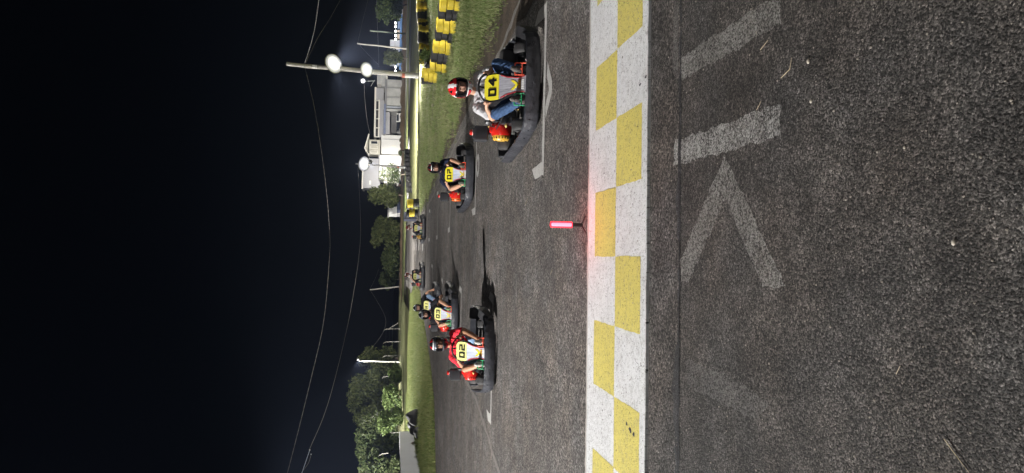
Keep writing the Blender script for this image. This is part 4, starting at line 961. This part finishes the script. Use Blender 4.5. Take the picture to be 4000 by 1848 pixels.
# low black barrier by the far lamp pole, yellow and navy blocks at the end of the verge
for i in range(9):
    a = gnd(1601, 592).lerp(gnd(1612, 742), i / 8.0); stack(a.x, a.y, 0, 'black', f'black tyre stack, {ORD[i]} along the low barrier by the far lamp pole', 3, 'car', 'low black barrier before the white building')
def block(loc, size, mt, name, label, rz=0):
    b = MB(); b.rbox((0, 0, size[2] / 2), size, min(size) * .18, None, 0, 4); b.rbox((0, 0, size[2] * .5), (size[0] * 1.015, size[1] * 1.015, size[2] * .12), min(size) * .18, None, 0, 4)
    return tag(obj(name, b.mesh(name, mt, True), None, loc, (0, 0, rz)), label, 'barrier', 'soft barriers at the end of the verge')
g_ = gnd(1642, 795); stack(g_.x + .1, g_.y + 2, 0, 'yellow', 'yellow and black tyre stack at the end of the right verge', 4, 'car', 'soft barriers at the end of the verge', ['black', 'black', 'yellow', 'yellow'])
g_ = gnd(1638, 828); stack(g_.x, g_.y + 3, 0, 'yellow', 'yellow topped tyre stack behind the far right driver', 4, 'car', 'soft barriers at the end of the verge', ['black', 'yellow', 'yellow', 'black'])
g_ = gnd(1632, 852); block((g_.x + .15, g_.y + 3, 0), (.62, .5, .95), mat('navy_cover', (.015, .018, .035), .6, .3, 5, .5, 12), 'barrier_block', 'dark navy padded barrier block behind the far right driver', .3)
M_BUSH = M_LEAF3

# ------------------------------------------------------------------ vegetation
def leaves(lobes, n, size, seed, flat=.75):
    r = np.random.default_rng(seed); out = np.zeros((n * 4, 3), np.float32); w = np.array([l[3] * l[4] * l[5] for l in lobes]) ** (2 / 3.); w /= w.sum(); pick = r.choice(len(lobes), n, p=w)
    L = np.array(lobes)[pick]; d = r.normal(size=(n, 3)); d /= np.linalg.norm(d, axis=1)[:, None]; rad = (.45 + .6 * r.random(n) ** .6)
    lump = 1 + .16 * np.sin(d[:, 0] * 5 + pick) * np.sin(d[:, 2] * 6 + pick * 2) + .12 * r.normal(size=n)
    c = L[:, :3] + d * L[:, 3:6] * (rad * lump)[:, None]
    a = r.normal(size=(n, 3)); a /= np.linalg.norm(a, axis=1)[:, None]; b = np.cross(a, r.normal(size=(n, 3))); b /= np.linalg.norm(b, axis=1)[:, None]
    s = size * (.5 + r.random(n))[:, None]
    for k, (x, y) in enumerate(((-1, -.1), (.1, -.5), (1, .1), (-.1, .5))): out[k::4] = c + a * s * x + b * s * y
    return out
def quads(name, V, mt, parent):
    n = len(V) // 4; me = bpy.data.meshes.new(name); me.vertices.add(n * 4); me.vertices.foreach_set('co', V.ravel()); me.loops.add(n * 4); me.loops.foreach_set('vertex_index', np.arange(n * 4, dtype=np.int32))
    me.polygons.add(n); me.polygons.foreach_set('loop_start', np.arange(0, n * 4, 4, dtype=np.int32)); me.update(calc_edges=True); me.materials.append(mt); return obj(name, me, parent)
def tree(name, loc, h, w, label, mt, n=5000, size=.22, seed=1, trunk=.35, lobes=9, cat='tree', group='trees behind the circuit', shape=1.0):
    r = random.Random(seed); root = empty(name, loc); tag(root, label, cat, group); LB = []
    for i in range(lobes):
        a = 6.283 * i / lobes + r.uniform(-.4, .4); zz = r.uniform(trunk + .12, .88); k = (1 - abs(zz - .55) * 1.1) * w * .5; q = r.uniform(.25, .75)
        LB.append((math.cos(a) * k * q, math.sin(a) * k * q, zz * h, w * r.uniform(.17, .30), w * r.uniform(.17, .30), h * r.uniform(.10, .19)))
    LB.append((0, 0, h * .6, w * .3, w * .3, h * .28)); LB.append((r.uniform(-.1, .1) * w, 0, h * .86, w * .18, w * .18, h * .13))
    quads('crown', leaves(LB, n, size, seed), mt, root)
    b = MB(); tp = smooth_path([(0, 0, -.1), (.05 * w * r.uniform(-1, 1), 0, h * .3), (.06 * w * r.uniform(-1, 1), 0, h * .65)], 4); b.tube(tp, [h * .028 * (1 - i / len(tp) * .6) for i in range(len(tp))], 8)
    for L in LB[:6]: b.tube(smooth_path([tp[len(tp) // 2], (L[0] * .5, L[1] * .5, L[2] * .75), L[:3]], 3), [h * .014 * (1 - i * .13) for i in range(7)], 5)
    obj('trunk', b.mesh('trunk', M_BARK, True), root); return root
def tree_px(name, top, base_px, pyl, pyr, Y, label, mt, n=5000, size=.22, seed=1, **kw):
    mid_ = (pyl + pyr) / 2; t = at(top, mid_, Y); a = at(base_px, pyl, Y); b = at(base_px, pyr, Y); x = (a.x + b.x) / 2
    return tree(name, (x, Y, min(0, a.z) if a.z < .6 else 0), t.z - min(0, a.z), abs(b.x - a.x) * 1.12, label, mt, n, size, seed, **kw)
tree_px('tree', 1362, 1560, 1610, 1440, 118, 'largest dark tree behind the lit pole on the left', M_LEAF2, 13000, .22, 3, trunk=.10, lobes=14)
tree_px('tree', 1392, 1560, 1690, 1560, 112, 'dark olive tree filling the gap above the bright bush', M_LEAF2, 10000, .2, 44, trunk=.06, lobes=12)
tree_px('tree', 1398, 1560, 1460, 1345, 126, 'dark tree overlapping the lit pole from behind', M_LEAF2, 6000, .22, 4, trunk=.08, lobes=10)
tree_px('tree', 1388, 1560, 1790, 1640, 92, 'dark green tree above the grey concrete wall', M_LEAF, 11000, .18, 5, trunk=.08, lobes=12)
tree_px('tree', 1400, 1560, 1930, 1770, 86, 'green tree cut by the picture edge beyond the concrete wall', M_LEAF, 10000, .18, 15, trunk=.08, lobes=10)
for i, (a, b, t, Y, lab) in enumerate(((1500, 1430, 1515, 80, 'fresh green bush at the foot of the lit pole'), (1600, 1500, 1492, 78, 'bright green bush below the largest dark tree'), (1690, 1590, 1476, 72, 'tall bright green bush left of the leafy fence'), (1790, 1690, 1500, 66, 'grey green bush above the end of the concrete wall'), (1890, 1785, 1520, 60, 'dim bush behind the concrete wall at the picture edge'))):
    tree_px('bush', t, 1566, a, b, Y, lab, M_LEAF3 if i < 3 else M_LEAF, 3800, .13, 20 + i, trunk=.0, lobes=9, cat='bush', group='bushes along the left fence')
tree_px('tree', 1452, 1568, 965, 845, 150, 'rounded olive tree left of the small white shed', M_LEAF2, 6500, .26, 6, trunk=.08, lobes=12)
tree_px('tree', 1488, 1570, 1080, 955, 152, 'lower bushy tree beside the rounded olive tree', M_LEAF, 6000, .26, 7, trunk=.05, lobes=11)
tree_px('tree', 1482, 1566, 1130, 1055, 165, 'faint dark tree next to the unlit pole', M_LEAF, 3500, .28, 8, trunk=.05, lobes=8)
tree_px('tree', 1438, 1560, 815, 715, 138, 'dark round tree left of the grey block building', M_LEAF2, 6500, .24, 9, trunk=.12, lobes=12)
tree_px('tree', 1478, 1580, 722, 640, 118, 'thin sparse tree before the white wall beside the lamp pole', M_LEAF, 1200, .15, 10, trunk=.15, lobes=9)
tree_px('tree', 1470, 1562, 90, -60, 132, 'green tree hanging over the string of bulbs', M_LEAF3, 6500, .24, 11, trunk=.12, lobes=11)
tree_px('tree', 1500, 1568, 262, 192, 118, 'small dark tree before the pale kiosk', M_LEAF2, 3000, .18, 12, trunk=.15, lobes=8)
for i, (pa, pb, tp, lab) in enumerate(((610, 585, 1556, 'small shrub at the foot of the white wall right of the far lamp'), (760, 725, 1552, 'low shrub under the grey block building'), (560, 540, 1560, 'little shrub beside the parked dark car'))):
    tree_px('shrub', tp, 1578, pa, pb, 141, lab, M_LEAF2, 700, .12, 60 + i, trunk=0, lobes=6, cat='shrub', group='shrubs along the white building')
g_ = gnd(1706, 222); tree('shrub', (g_.x, g_.y, .05), .75, .7, 'green weed growing between the two barrier rows', M_LEAF3, 900, .035, 13, trunk=0, lobes=6, cat='shrub', group='weeds')

# ------------------------------------------------------------------ concrete wall, black bags, fence on the left
def conc_wall():
    root = empty('concrete_wall', (-11.9, 41.0, 0)); tag(root, 'grey concrete block wall standing on the left grass', 'wall')
    n = 16; b = MB(); x0, y0, x1, y1 = .0, 2.3, .75, -11
    P = []; F = []
    for i in range(n + 1):
        t = i / n; x = x0 + (x1 - x0) * t; y = y0 + (y1 - y0) * t
        for dx, z in ((.0, -.2), (.0, .55), (.015, .56), (.015, 1.12 + random.uniform(-.012, .012)), (-.2, 1.13), (-.2, -.2)): P.append((x + dx, y, z))
    for i in range(n):
        for j in range(5): a = i * 6 + j; F.append((a, a + 6, a + 7, a + 1))
    F += [(0, 1, 2, 3, 4, 5)]; b.add(P, F); obj('wall_body', b.mesh('wall_body', mat('wall_render', (.36, .37, .39), .8, .18, 1.6, .5, 25)), root)
    return root
conc_wall()
M_BAG = mat('bin_bag', (.010, .010, .012), .6, .3, 6, .9, 9, dist=.05)
for i, (px, py, s, lab) in enumerate(((1648, 1630, (.42, .36, .40), 'tall black bag heap at the end of the concrete wall'), (1640, 1665, (.5, .36, .30), 'wide black bag against the concrete wall end'), (1652, 1690, (.32, .3, .2), 'small black bag at the foot of the concrete wall'))):
    g_ = gnd(px, py); b = MB(); b.ball((0, 0, s[2] * .8), s, 20, 14); b.v = [(x * (1 + .12 * math.sin(z * 9 + i)), y * (1 + .12 * math.sin(x * 11)), max(0, z * (1 + .1 * math.sin(x * 8 + y * 5)))) for x, y, z in b.v]; tag(obj('black_bag', b.mesh('black_bag', M_BAG, True), None, (g_.x, g_.y, hl(g_.x, g_.y) - .05)), lab, 'bag', 'black bags by the wall')
M_POST = mat('fence_post', (.20, .19, .17), .8, .25, 3)
def fence():
    root = empty('wire_fence', (-15, 92, .45)); tag(root, 'wire fence on bent concrete posts along the left field', 'fence')
    tops = []
    for i, py in enumerate((1285, 1335, 1390, 1470, 1560, 1690, 1770)):
        Y = 102 - i * 4.0; p = at(1556, py, Y) - root.location; h = 2.0
        b = MB(); b.tube([p + V3(0, 0, -.3), p + V3(.0, 0, h * .86), p + V3(-.22, 0, h)], [.042, .038, .03], 6)
        if i == 0: b.tube([p + V3(.1, 0, h * .6), p + V3(.9, 0, 0)], .05, 6)
        obj('post', b.mesh('post', M_POST), root); tops.append(p)
    for k in (.35, .8, 1.25, 1.7):
        b = MB(); b.tube([p + V3(0, 0, k) for p in tops], .005, 4); obj('wire', b.mesh('wire', M_CABLE), root)
fence()
bank = turf('grass_bank', list(np.arange(-60, -4, 1.5)), list(np.arange(62, 130, 1.5)), lambda x, y: x < -7 - (y - 62) * .05 and y > 66 - (x + 12) * -.55 + (0), lambda x, y: -.03 + .5 * min(1, max(0, (y - 66 - (-x - 12) * -.55) / 14)), M_TURF)

# ------------------------------------------------------------------ poles and cables without lamps
def pole_px(base, top, Y, label, r0=.13, r1=.09, mt=None):
    a = at(*base, Y); b = at(*top, Y); return wood_pole((a.x, Y, min(a.z, .6) - .3), b.z - min(a.z, .6) + .3, label, r0, r1, (b.x - a.x, 0), mt, 'poles in the distance')
pl = pole_px((1552, 1415), (1400, 1410), 100, 'tall pale pole lit at its top in front of the left trees', .11, .085, mat('pole_pale', (.55, .54, .50), .7, .15, 3))
floodlight(pl, 'floodlight', at(1398, 1406, 99.6)[:], (-30, 94, 0), 14000, 1, .34, .2, .1, 150)
pole_px((1556, 1120), (1445, 1132), 150, 'unlit leaning pole near the middle of the horizon', .15, .12)
pole_px((1580, 190), (1395, 170), 110, 'wooden pole with a crooked bracket right of the lamp pole', .14, .1)
pole_px((1552, 130), (1445, 120), 122, 'short greenish pole behind the string of bulbs', .14, .11, mat('pole_green', (.22, .26, .20), .7, .2))
def cable(label, pts, r=.02, n=6, name='cable', twist=False):
    P = smooth_path([at(*p) for p in pts], n); b = MB(); 
    if twist:
        F_ = []
        for i in range(len(P) - 1):
            for j in range(6): F_.append(P[i].lerp(P[i + 1], j / 6))
        for ph in (0, math.pi): b.tube([p + V3(0, math.cos(i * .9 + ph), math.sin(i * .9 + ph)) * r * .8 for i, p in enumerate(F_)], r * .75, 4)
    else: b.tube(P, r, 5)
    return tag(obj(name, b.mesh(name, M_CABLE, True)), label, 'cable', 'overhead cables')
cable('long sagging cable from the tall lamp pole to the upper left', [(1188, 252, 52), (1230, 430, 50), (1270, 700, 47), (1287, 900, 44), (1287, 1000, 43), (1265, 1250, 39), (1210, 1500, 35), (1122, 1850, 30), (1060, 2050, 27)], .011, twist=True)
cable('cable from the far lamp pole across to the left hand bracket', [(1398, 655, 97.5), (1406, 800, 88), (1407, 950, 78), (1372, 1200, 62), (1295, 1530, 42), (1208, 1758, 32)], .012)
cable('thick twisted cable rising right from the lamp pole top', [(1190, 248, 52), (1215, 170, 46), (1233, 90, 41), (1246, -10, 36)], .018, twist=True)
cable('thin cable falling right from the lamp pole top', [(1195, 246, 52), (1240, 150, 54), (1290, 70, 56), (1340, -20, 58)], .018)
cable('cable from the roof lamp to the gabled roof room', [(1422, 322, 139), (1426, 400, 140), (1436, 480, 142), (1445, 520, 145)], .035)
cable('cable from the crooked pole out to the right edge', [(1397, 168, 110), (1415, 90, 112), (1440, -10, 114)], .02)
cable('straight cable passing in front of the short greenish pole', [(1470, -10, 118), (1474, 90, 117), (1478, 190, 116), (1480, 262, 115)], .02)
cable('stay cable slanting from the crooked pole to the lamp pole', [(1405, 176, 110), (1430, 205, 100), (1460, 235, 90), (1478, 252, 80)], .02)
cable('cable hanging between the unlit pole and the lit pale pole', [(1445, 1132, 150), (1475, 1180, 140), (1505, 1240, 128), (1500, 1290, 118), (1460, 1350, 108), (1402, 1408, 100)], .014)
cable('short cable climbing from the unlit pole', [(1445, 1130, 150), (1465, 1090, 156), (1480, 1050, 160)], .012)
def cable_bracket():
    a, b, c_ = at(1210, 1758, 32), at(1182, 1840, 30), at(1215, 1775, 32); root = empty('cable_bracket', a[:]); tag(root, 'pale metal cable clamp hanging in the sky at lower left', 'cable clamp')
    obj('clamp_arm', MB().tube([V3(0, 0, 0), b - a, (b - a) * 1.9], .014, 6).mesh('clamp_arm', mat('clamp_steel', (.5, .58, .75), .4, .1, metal=.4)), root)
    q = MB(); q.ball((0, 0, 0), .03, 8, 6); q.ball(tuple(c_ - a), .03, 8, 6); obj('insulator', q.mesh('insulator', M_WHITE, True), root)
    obj('loop_wire', MB().tube(smooth_path([c_ - a, (c_ - a).lerp(b - a, .6) + V3(.05, 0, -.1), b - a], 5), .010, 5).mesh('loop_wire', M_CABLE), root)
cable_bracket()

# ------------------------------------------------------------------ buildings in the distance
M_WALLW = mat('wall_white', (.66, .66, .65), .8, .14, .5, .4, 6); M_WALLG = mat('wall_grey', (.36, .36, .38), .85, .2, .5, .4, 5); M_WALLC = mat('wall_cream', (.52, .50, .43), .8, .12, .8, .3, 5); M_DARKIN = mat('dark_interior', (.03, .03, .032), .8, .2)
M_FASC = mat('fascia_white', (.72, .70, .64), .6, .1); M_ROOF = mat('roof_sheet', (.20, .20, .21), .6, .25, 1, .4, 6); M_GLASS = mat('window_glass', (.03, .035, .045), .1, .2, spec=.8); M_STAIN = mat('wall_stained', (.42, .42, .41), .85, .45, .7, .4, 6)
M_PIPE = mat('blue_paint', (.10, .20, .42), .5, .2); M_BANK = ground_mat('earth', (.05, .035, .022), (.09, .065, .042), (.13, .10, .065), 1)
bY = 150.0
def wx(py, Y=bY): return at(1520, py, Y).x
def wz(px, py=500, Y=bY): return at(px, py, Y).z
def part_box(root, nm, pa, pb, y0, y1, mt, Y=bY):          # pa, pb: opposite corners (px, py) of the front face seen at depth Y
    a = at(*pa, Y); b = at(*pb, Y); x0, x1 = sorted((a.x, b.x)); z0, z1 = sorted((a.z, b.z)); L = root.location
    return obj(nm, MB().box(((x0 + x1) / 2 - L.x, (y0 + y1) / 2 - L.y, (z0 + z1) / 2 - L.z), (x1 - x0, y1 - y0, z1 - z0)).mesh(nm, mt), root)
def building():
    root = empty('white_building', (wx(520), bY, 0)); tag(root, 'long two storey white building with roof terrace behind the far lamp pole', 'building')
    part_box(root, 'wall', (1512, 310), (1578, 415), bY, bY + 8, M_STAIN); part_box(root, 'pilaster', (1511, 415), (1578, 424), bY - .25, bY + 7, mat('pilaster_blue', (.38, .41, .48), .8, .15))
    part_box(root, 'wall', (1506, 424), (1578, 437), bY, bY + 8, M_STAIN); part_box(root, 'lintel', (1506, 437), (1522, 525), bY, bY + .3, M_WALLG)
    part_box(root, 'garage_interior', (1520, 437), (1578, 527), bY + 5, bY + 6, mat('garage_wall', (.16, .16, .165), .85, .2)); part_box(root, 'garage_floor', (1574, 437), (1578, 527), bY, bY + 5, M_WALLG)
    part_box(root, 'wall', (1490, 527), (1578, 605), bY - .2, bY + 8, M_WALLW); part_box(root, 'wall', (1480, 605), (1578, 705), bY - .2, bY + 8, M_WALLW)
    part_box(root, 'lower_roof', (1504, 312), (1511, 430), bY - .6, bY + 8, M_ROOF); part_box(root, 'lower_roof', (1497, 430), (1505, 530), bY - .6, bY + 8, M_ROOF)
    part_box(root, 'blue_awning', (1500, 410), (1506, 526), bY - 1.2, bY - .6, mat('awning_blue', (.16, .19, .30), .6, .3, 2))
    part_box(root, 'upper_wall', (1465, 335), (1498, 384), bY + 2, bY + 9, M_WALLG); part_box(root, 'upper_wall', (1482, 384), (1498, 530), bY + 2, bY + 9, M_WALLG); part_box(root, 'parapet_cap', (1463, 333), (1466, 530), bY + 1.8, bY + 9, M_FASC)
    for i in range(4):
        a = 386 + i * 36; f = part_box(root, 'window_bay', (1467, a), (1482, a + 34), bY + 2.6, bY + 2.8, M_DARKIN)
        part_box(root, 'mullion', (1466, a - 2), (1482.5, a + 1), bY + 1.9, bY + 2.5, M_FASC)
    part_box(root, 'mullion', (1466, 528), (1482.5, 531), bY + 1.9, bY + 2.5, M_FASC); part_box(root, 'railing', (1478.5, 384), (1480.5, 530), bY + 1.6, bY + 1.8, M_FASC)
    u = part_box(root, 'louvre_unit', (1474, 287), (1489, 331), bY - .5, bY + 3, M_FASC)
    for i in range(6): part_box(root, 'louvre_slat', (1475.5 + i * 2.2, 289), (1476.4 + i * 2.2, 329), bY - .6, bY - .5, M_WALLG)
    part_box(root, 'wall', (1489, 287), (1511, 333), bY + 1, bY + 8, M_STAIN)
    part_box(root, 'roof_room', (1436, 540), (1484, 600), bY + 2, bY + 7, M_WALLC)
    for a, b in ((545, 560), (565, 578), (583, 596)):
        w = part_box(root, 'window', (1446, a), (1475, b), bY + 1.8, bY + 1.95, M_FASC); part_box(root, 'pane', (1449, a + 2), (1473, b - 2), bY + 1.7, bY + 1.78, M_GLASS if a == 545 else M_WALLC)
    a, b = at(1415, 521, bY), at(1440, 575, bY); c_ = at(1440, 604, bY); L = root.location; q = MB()
    for p0, p1 in ((at(1441, 520, bY), at(1424, 575, bY)), (at(1424, 575, bY), at(1441, 606, bY))): q.tube([V3(p0.x - L.x, 1.2, p0.z), V3(p1.x - L.x, 1.2, p1.z)], .16, 4); q.add([(p0.x - L.x, 1, p0.z), (p1.x - L.x, 1, p1.z), (p1.x - L.x, 8, p1.z + .1), (p0.x - L.x, 8, p0.z + .1)], [(0, 1, 2, 3)])
    obj('gable_roof', q.mesh('gable_roof', M_FASC), root)
    q = MB(); P = [at(1441, 522, bY + 2), at(1424, 575, bY + 2), at(1441, 604, bY + 2)]; q.add([(p.x - L.x, 2.0, p.z) for p in P] + [(p.x - L.x, 7.0, p.z) for p in P], [(0, 1, 2), (5, 4, 3)]); obj('gable_wall', q.mesh('gable_wall', M_WALLC), root)
    part_box(root, 'block_wall', (1414, 610), (1482, 731), bY + 4, bY + 12, M_WALLG); part_box(root, 'block_cap', (1412, 608), (1415, 733), bY + 3.9, bY + 12, M_FASC)
    part_box(root, 'block_window', (1440, 700), (1447, 716), bY + 3.85, bY + 3.98, M_FASC); part_box(root, 'notice_board', (1530, 568), (1545, 600), bY - .35, bY - .22, M_FASC)
    part_box(root, 'lower_annex', (1500, 705), (1560, 716), bY, bY + 6, M_FASC); part_box(root, 'wall', (1506, 716), (1578, 728), bY + 2, bY + 6, M_STAIN)
    for py in (345, 382, 545, 640, 690): part_box(root, 'downpipe', (1512 if py < 400 else 1494, py), (1577, py + 1.6), bY - .5, bY - .3, M_WALLG)
    part_box(root, 'doorway', (1545, 648), (1577, 660), bY - .4, bY - .25, M_DARKIN); part_box(root, 'wall_window', (1532, 672), (1546, 690), bY - .4, bY - .25, M_GLASS); part_box(root, 'gutter', (1479, 605), (1481.5, 706), bY - .6, bY - .25, M_ROOF)
    # roof lamp on its little mast
    m0, m1 = at(1465, 316, bY - 2), at(1418, 318, bY - 2); obj('lamp_mast', MB().tube([V3(m0.x - L.x, -2, m0.z), V3(m1.x - L.x, -2, m1.z)], .07, 6).mesh('lamp_mast', M_GALV), root)
    obj('mast_arm', MB().tube([V3(m1.x - L.x - .9, -2, m1.z - 1.6), V3(m1.x - L.x + .4, -2, m1.z - 2.3)], .05, 6).mesh('mast_arm', M_GALV), root)
    floodlight(root, 'floodlight', (m1.x, bY - 2.4, m1.z), (m1.x - 6, bY - 40, 0), 9000, 1, .9, .6, .2, 160)
building()
# earth bank, kiosk, shed and parked cars before it
def bank_strip(name, pts, h, d, mt):
    P = []; F = []
    fine = smooth_path([(p[0], p[1], 0) for p in pts], 14); n = len(fine)
    for i, p in enumerate(fine): hh = h * random.uniform(.75, 1.2); P += [(p.x, p.y, -.05), (p.x, p.y + d * .4, hh * .8), (p.x, p.y + d, hh), (p.x, p.y + d * 2, -.05)]
    for i in range(n - 1):
        for j in range(3): a = i * 4 + j; F.append((a, a + 4, a + 5, a + 1))
    o = obj(name, MB().add(P, F).mesh(name, mt, True)); o['kind'] = 'structure'; return o
bank_strip('earth_bank', [(16, 136), (24, 137), (34, 138), (44, 138), (70, 140)], .75, 1.5, M_BANK)
bank_strip('earth_bank', [(-12, 128), (-6, 133), (0, 136), (8, 139), (16, 140)], .45, 1.5, M_BANK)
def kiosk():
    Y = 143; root = empty('pale_kiosk', (at(1550, 200, Y).x, Y, 0)); tag(root, 'pale grey kiosk with blue trim behind the crooked pole', 'building')
    part_box(root, 'wall', (1524, 155), (1566, 242), Y, Y + 4, mat('kiosk_wall', (.50, .52, .58), .8, .15, 1), Y); part_box(root, 'blue_trim', (1563, 60), (1571, 275), Y - .6, Y - .3, M_PIPE, Y); part_box(root, 'low_wall', (1571, 40), (1580, 285), Y - .6, Y - .2, M_WALLG, Y)
    part_box(root, 'booth', (1552, 118), (1570, 152), Y, Y + 2.5, mat('booth_cream', (.5, .42, .34), .8, .15), Y); part_box(root, 'booth', (1554, 82), (1572, 112), Y, Y + 2.5, mat('booth_blue', (.18, .24, .42), .8, .2), Y); part_box(root, 'booth', (1558, 50), (1578, 72), Y, Y + 2.5, M_STAIN, Y)
    for a in (226, 238, 250, 262): part_box(root, 'blue_rail', (1549, a), (1572, a + 2), Y - .9, Y - .7, M_PIPE, Y)
    part_box(root, 'blue_rail', (1549, 224), (1551, 266), Y - .9, Y - .7, M_PIPE, Y)
    part_box(root, 'small_wall', (1508, 298), (1514, 305), Y, Y + 1, M_FASC, Y)
    for i, py in enumerate((26, 42, 90, 105, 122, 138, 153, 262, 278)):
        p = at(1545, py, Y - 1.5) - root.location; b = obj('bulb', MB().ball(tuple(p), .17, 10, 8).mesh('bulb', M_BULBS, True), root)
    p0, p1 = at(1543, 10, Y - 1.5) - root.location, at(1543, 290, Y - 1.5) - root.location; obj('bulb_wire', MB().tube([p0, p1], .03, 4).mesh('bulb_wire', M_CABLE), root)
kiosk()
def shed():
    Y = 146; root = empty('white_shed', (at(1550, 835, Y).x, Y, 0)); tag(root, 'small white shed with pitched edge between the dark trees', 'shed')
    part_box(root, 'wall', (1518, 806), (1550, 847), Y, Y + 3, M_WALLW, Y); part_box(root, 'blue_door', (1552, 790), (1576, 832), Y - .1, Y + 2, mat('door_navy', (.04, .055, .12), .6, .3), Y); part_box(root, 'roof_edge', (1515, 800), (1519, 850), Y - .3, Y + 3, M_ROOF, Y); part_box(root, 'base_wall', (1550, 832), (1574, 847), Y, Y + 3, M_WALLG, Y)
    part_box(root, 'post', (1549, 833), (1576, 835), Y - .6, Y - .5, M_FASC, Y)
shed()
def red_wall():
    Y = 149; root = empty('brick_house', (at(1540, 760, Y).x, Y, 0)); tag(root, 'low dark reddish house under the round dark tree', 'house')
    part_box(root, 'wall', (1512, 718), (1572, 800), Y, Y + 4, mat('dark_brick', (.10, .055, .05), .85, .3, 2), Y); part_box(root, 'window', (1535, 730), (1552, 745), Y - .1, Y - .02, M_GLASS, Y); part_box(root, 'eave', (1508, 716), (1513, 802), Y - .3, Y + 4, M_ROOF, Y); part_box(root, 'garden_table', (1550, 712), (1556, 728), Y - 2, Y - 1, M_FASC, Y)
red_wall()
def car(loc, rz, col, label, pickup=False):
    root = empty('parked_car', loc, rz); tag(root, label, 'car', 'cars parked before the white building')
    prof = [(-2.1, .35), (2.1, .35), (2.15, .75), (1.95, .95), (1.0, 1.02), (.55, 1.5), (-.6, 1.52), (-.9, 1.02), (-2.1, 1.0)] if pickup else [(-2.0, .35), (2.05, .35), (2.1, .7), (1.9, .88), (.95, .98), (.4, 1.42), (-.9, 1.45), (-1.55, 1.02), (-2.0, .95)]
    b = MB(); b.prism(prof, 1.7, ((0, .85, 0), (1, 0, 0), (0, 0, 1))); obj('body', b.mesh('body', col), root)
    g = MB(); 
    for y in (.86, -.862): g.prism([(.85, 1.02), (.42, 1.38), (-.6, 1.40), (-.8, 1.02)] if y > 0 else [(.85, 1.02), (.42, 1.38), (-.6, 1.40), (-.8, 1.02)], .012, ((0, y, 0), (1, 0, 0), (0, 0, 1)))
    obj('side_window', g.mesh('side_window', M_GLASS), root); obj('windscreen', MB().add([(1.0, -.7, 1.04), (1.0, .7, 1.04), (.60, .62, 1.46), (.60, -.62, 1.46)], [(0, 1, 2, 3)]).mesh('windscreen', M_GLASS), root)
    for x in (-1.3, 1.3):
        for y in (-.78, .78): obj('wheel', MB().lathe([(.2, -.1), (.33, -.1), (.34, 0), (.33, .1), (.2, .1)], (0, 1, 0), (x, y, .34), 16).mesh('wheel', M_RUBBER, True), root)
    for y in (-.6, .6): obj('headlight', MB().rbox((2.08, y, .72), (.08, .3, .14), .03).mesh('headlight', M_WHITE), root)
p = at(1570, 462, 147); car((p.x, 147, 0), R(-95), mat('car_white', (.62, .62, .62), .3, .05, coat=.5), 'white pickup parked at the open garage', True)
p = at(1570, 498, 147.5); car((p.x, 147.5, 0), R(-80), mat('car_dark', (.02, .022, .03), .25, .1, coat=.5), 'dark car parked beside the white pickup')
tag(sheet('sky', [(0, 0), (0, 0), (0, 0)], 0, M_INK), kind='helper') if False else None

# ------------------------------------------------------------------ thin volume added to put a glow round the floodlights
hz = obj('glow_haze', MB().box((0, 118, 20), (260, 250, 46)).mesh('glow_haze', M_INK)); hz['kind'] = 'stuff'; hz['label'] = 'thin volume added for the glow round the floodlights'; hz['category'] = 'glow_haze'
hm = bpy.data.materials.new('glow_volume'); hm.use_nodes = True; ht = hm.node_tree; ht.nodes.clear()
ho = ht.nodes.new('ShaderNodeOutputMaterial'); hv = ht.nodes.new('ShaderNodeVolumePrincipled'); hv.inputs['Color'].default_value = (.5, .62, 1, 1); hv.inputs['Density'].default_value = .0002; hv.inputs['Anisotropy'].default_value = .5
ht.links.new(hv.outputs[0], ho.inputs['Volume']); hz.data.materials.clear(); hz.data.materials.append(hm)
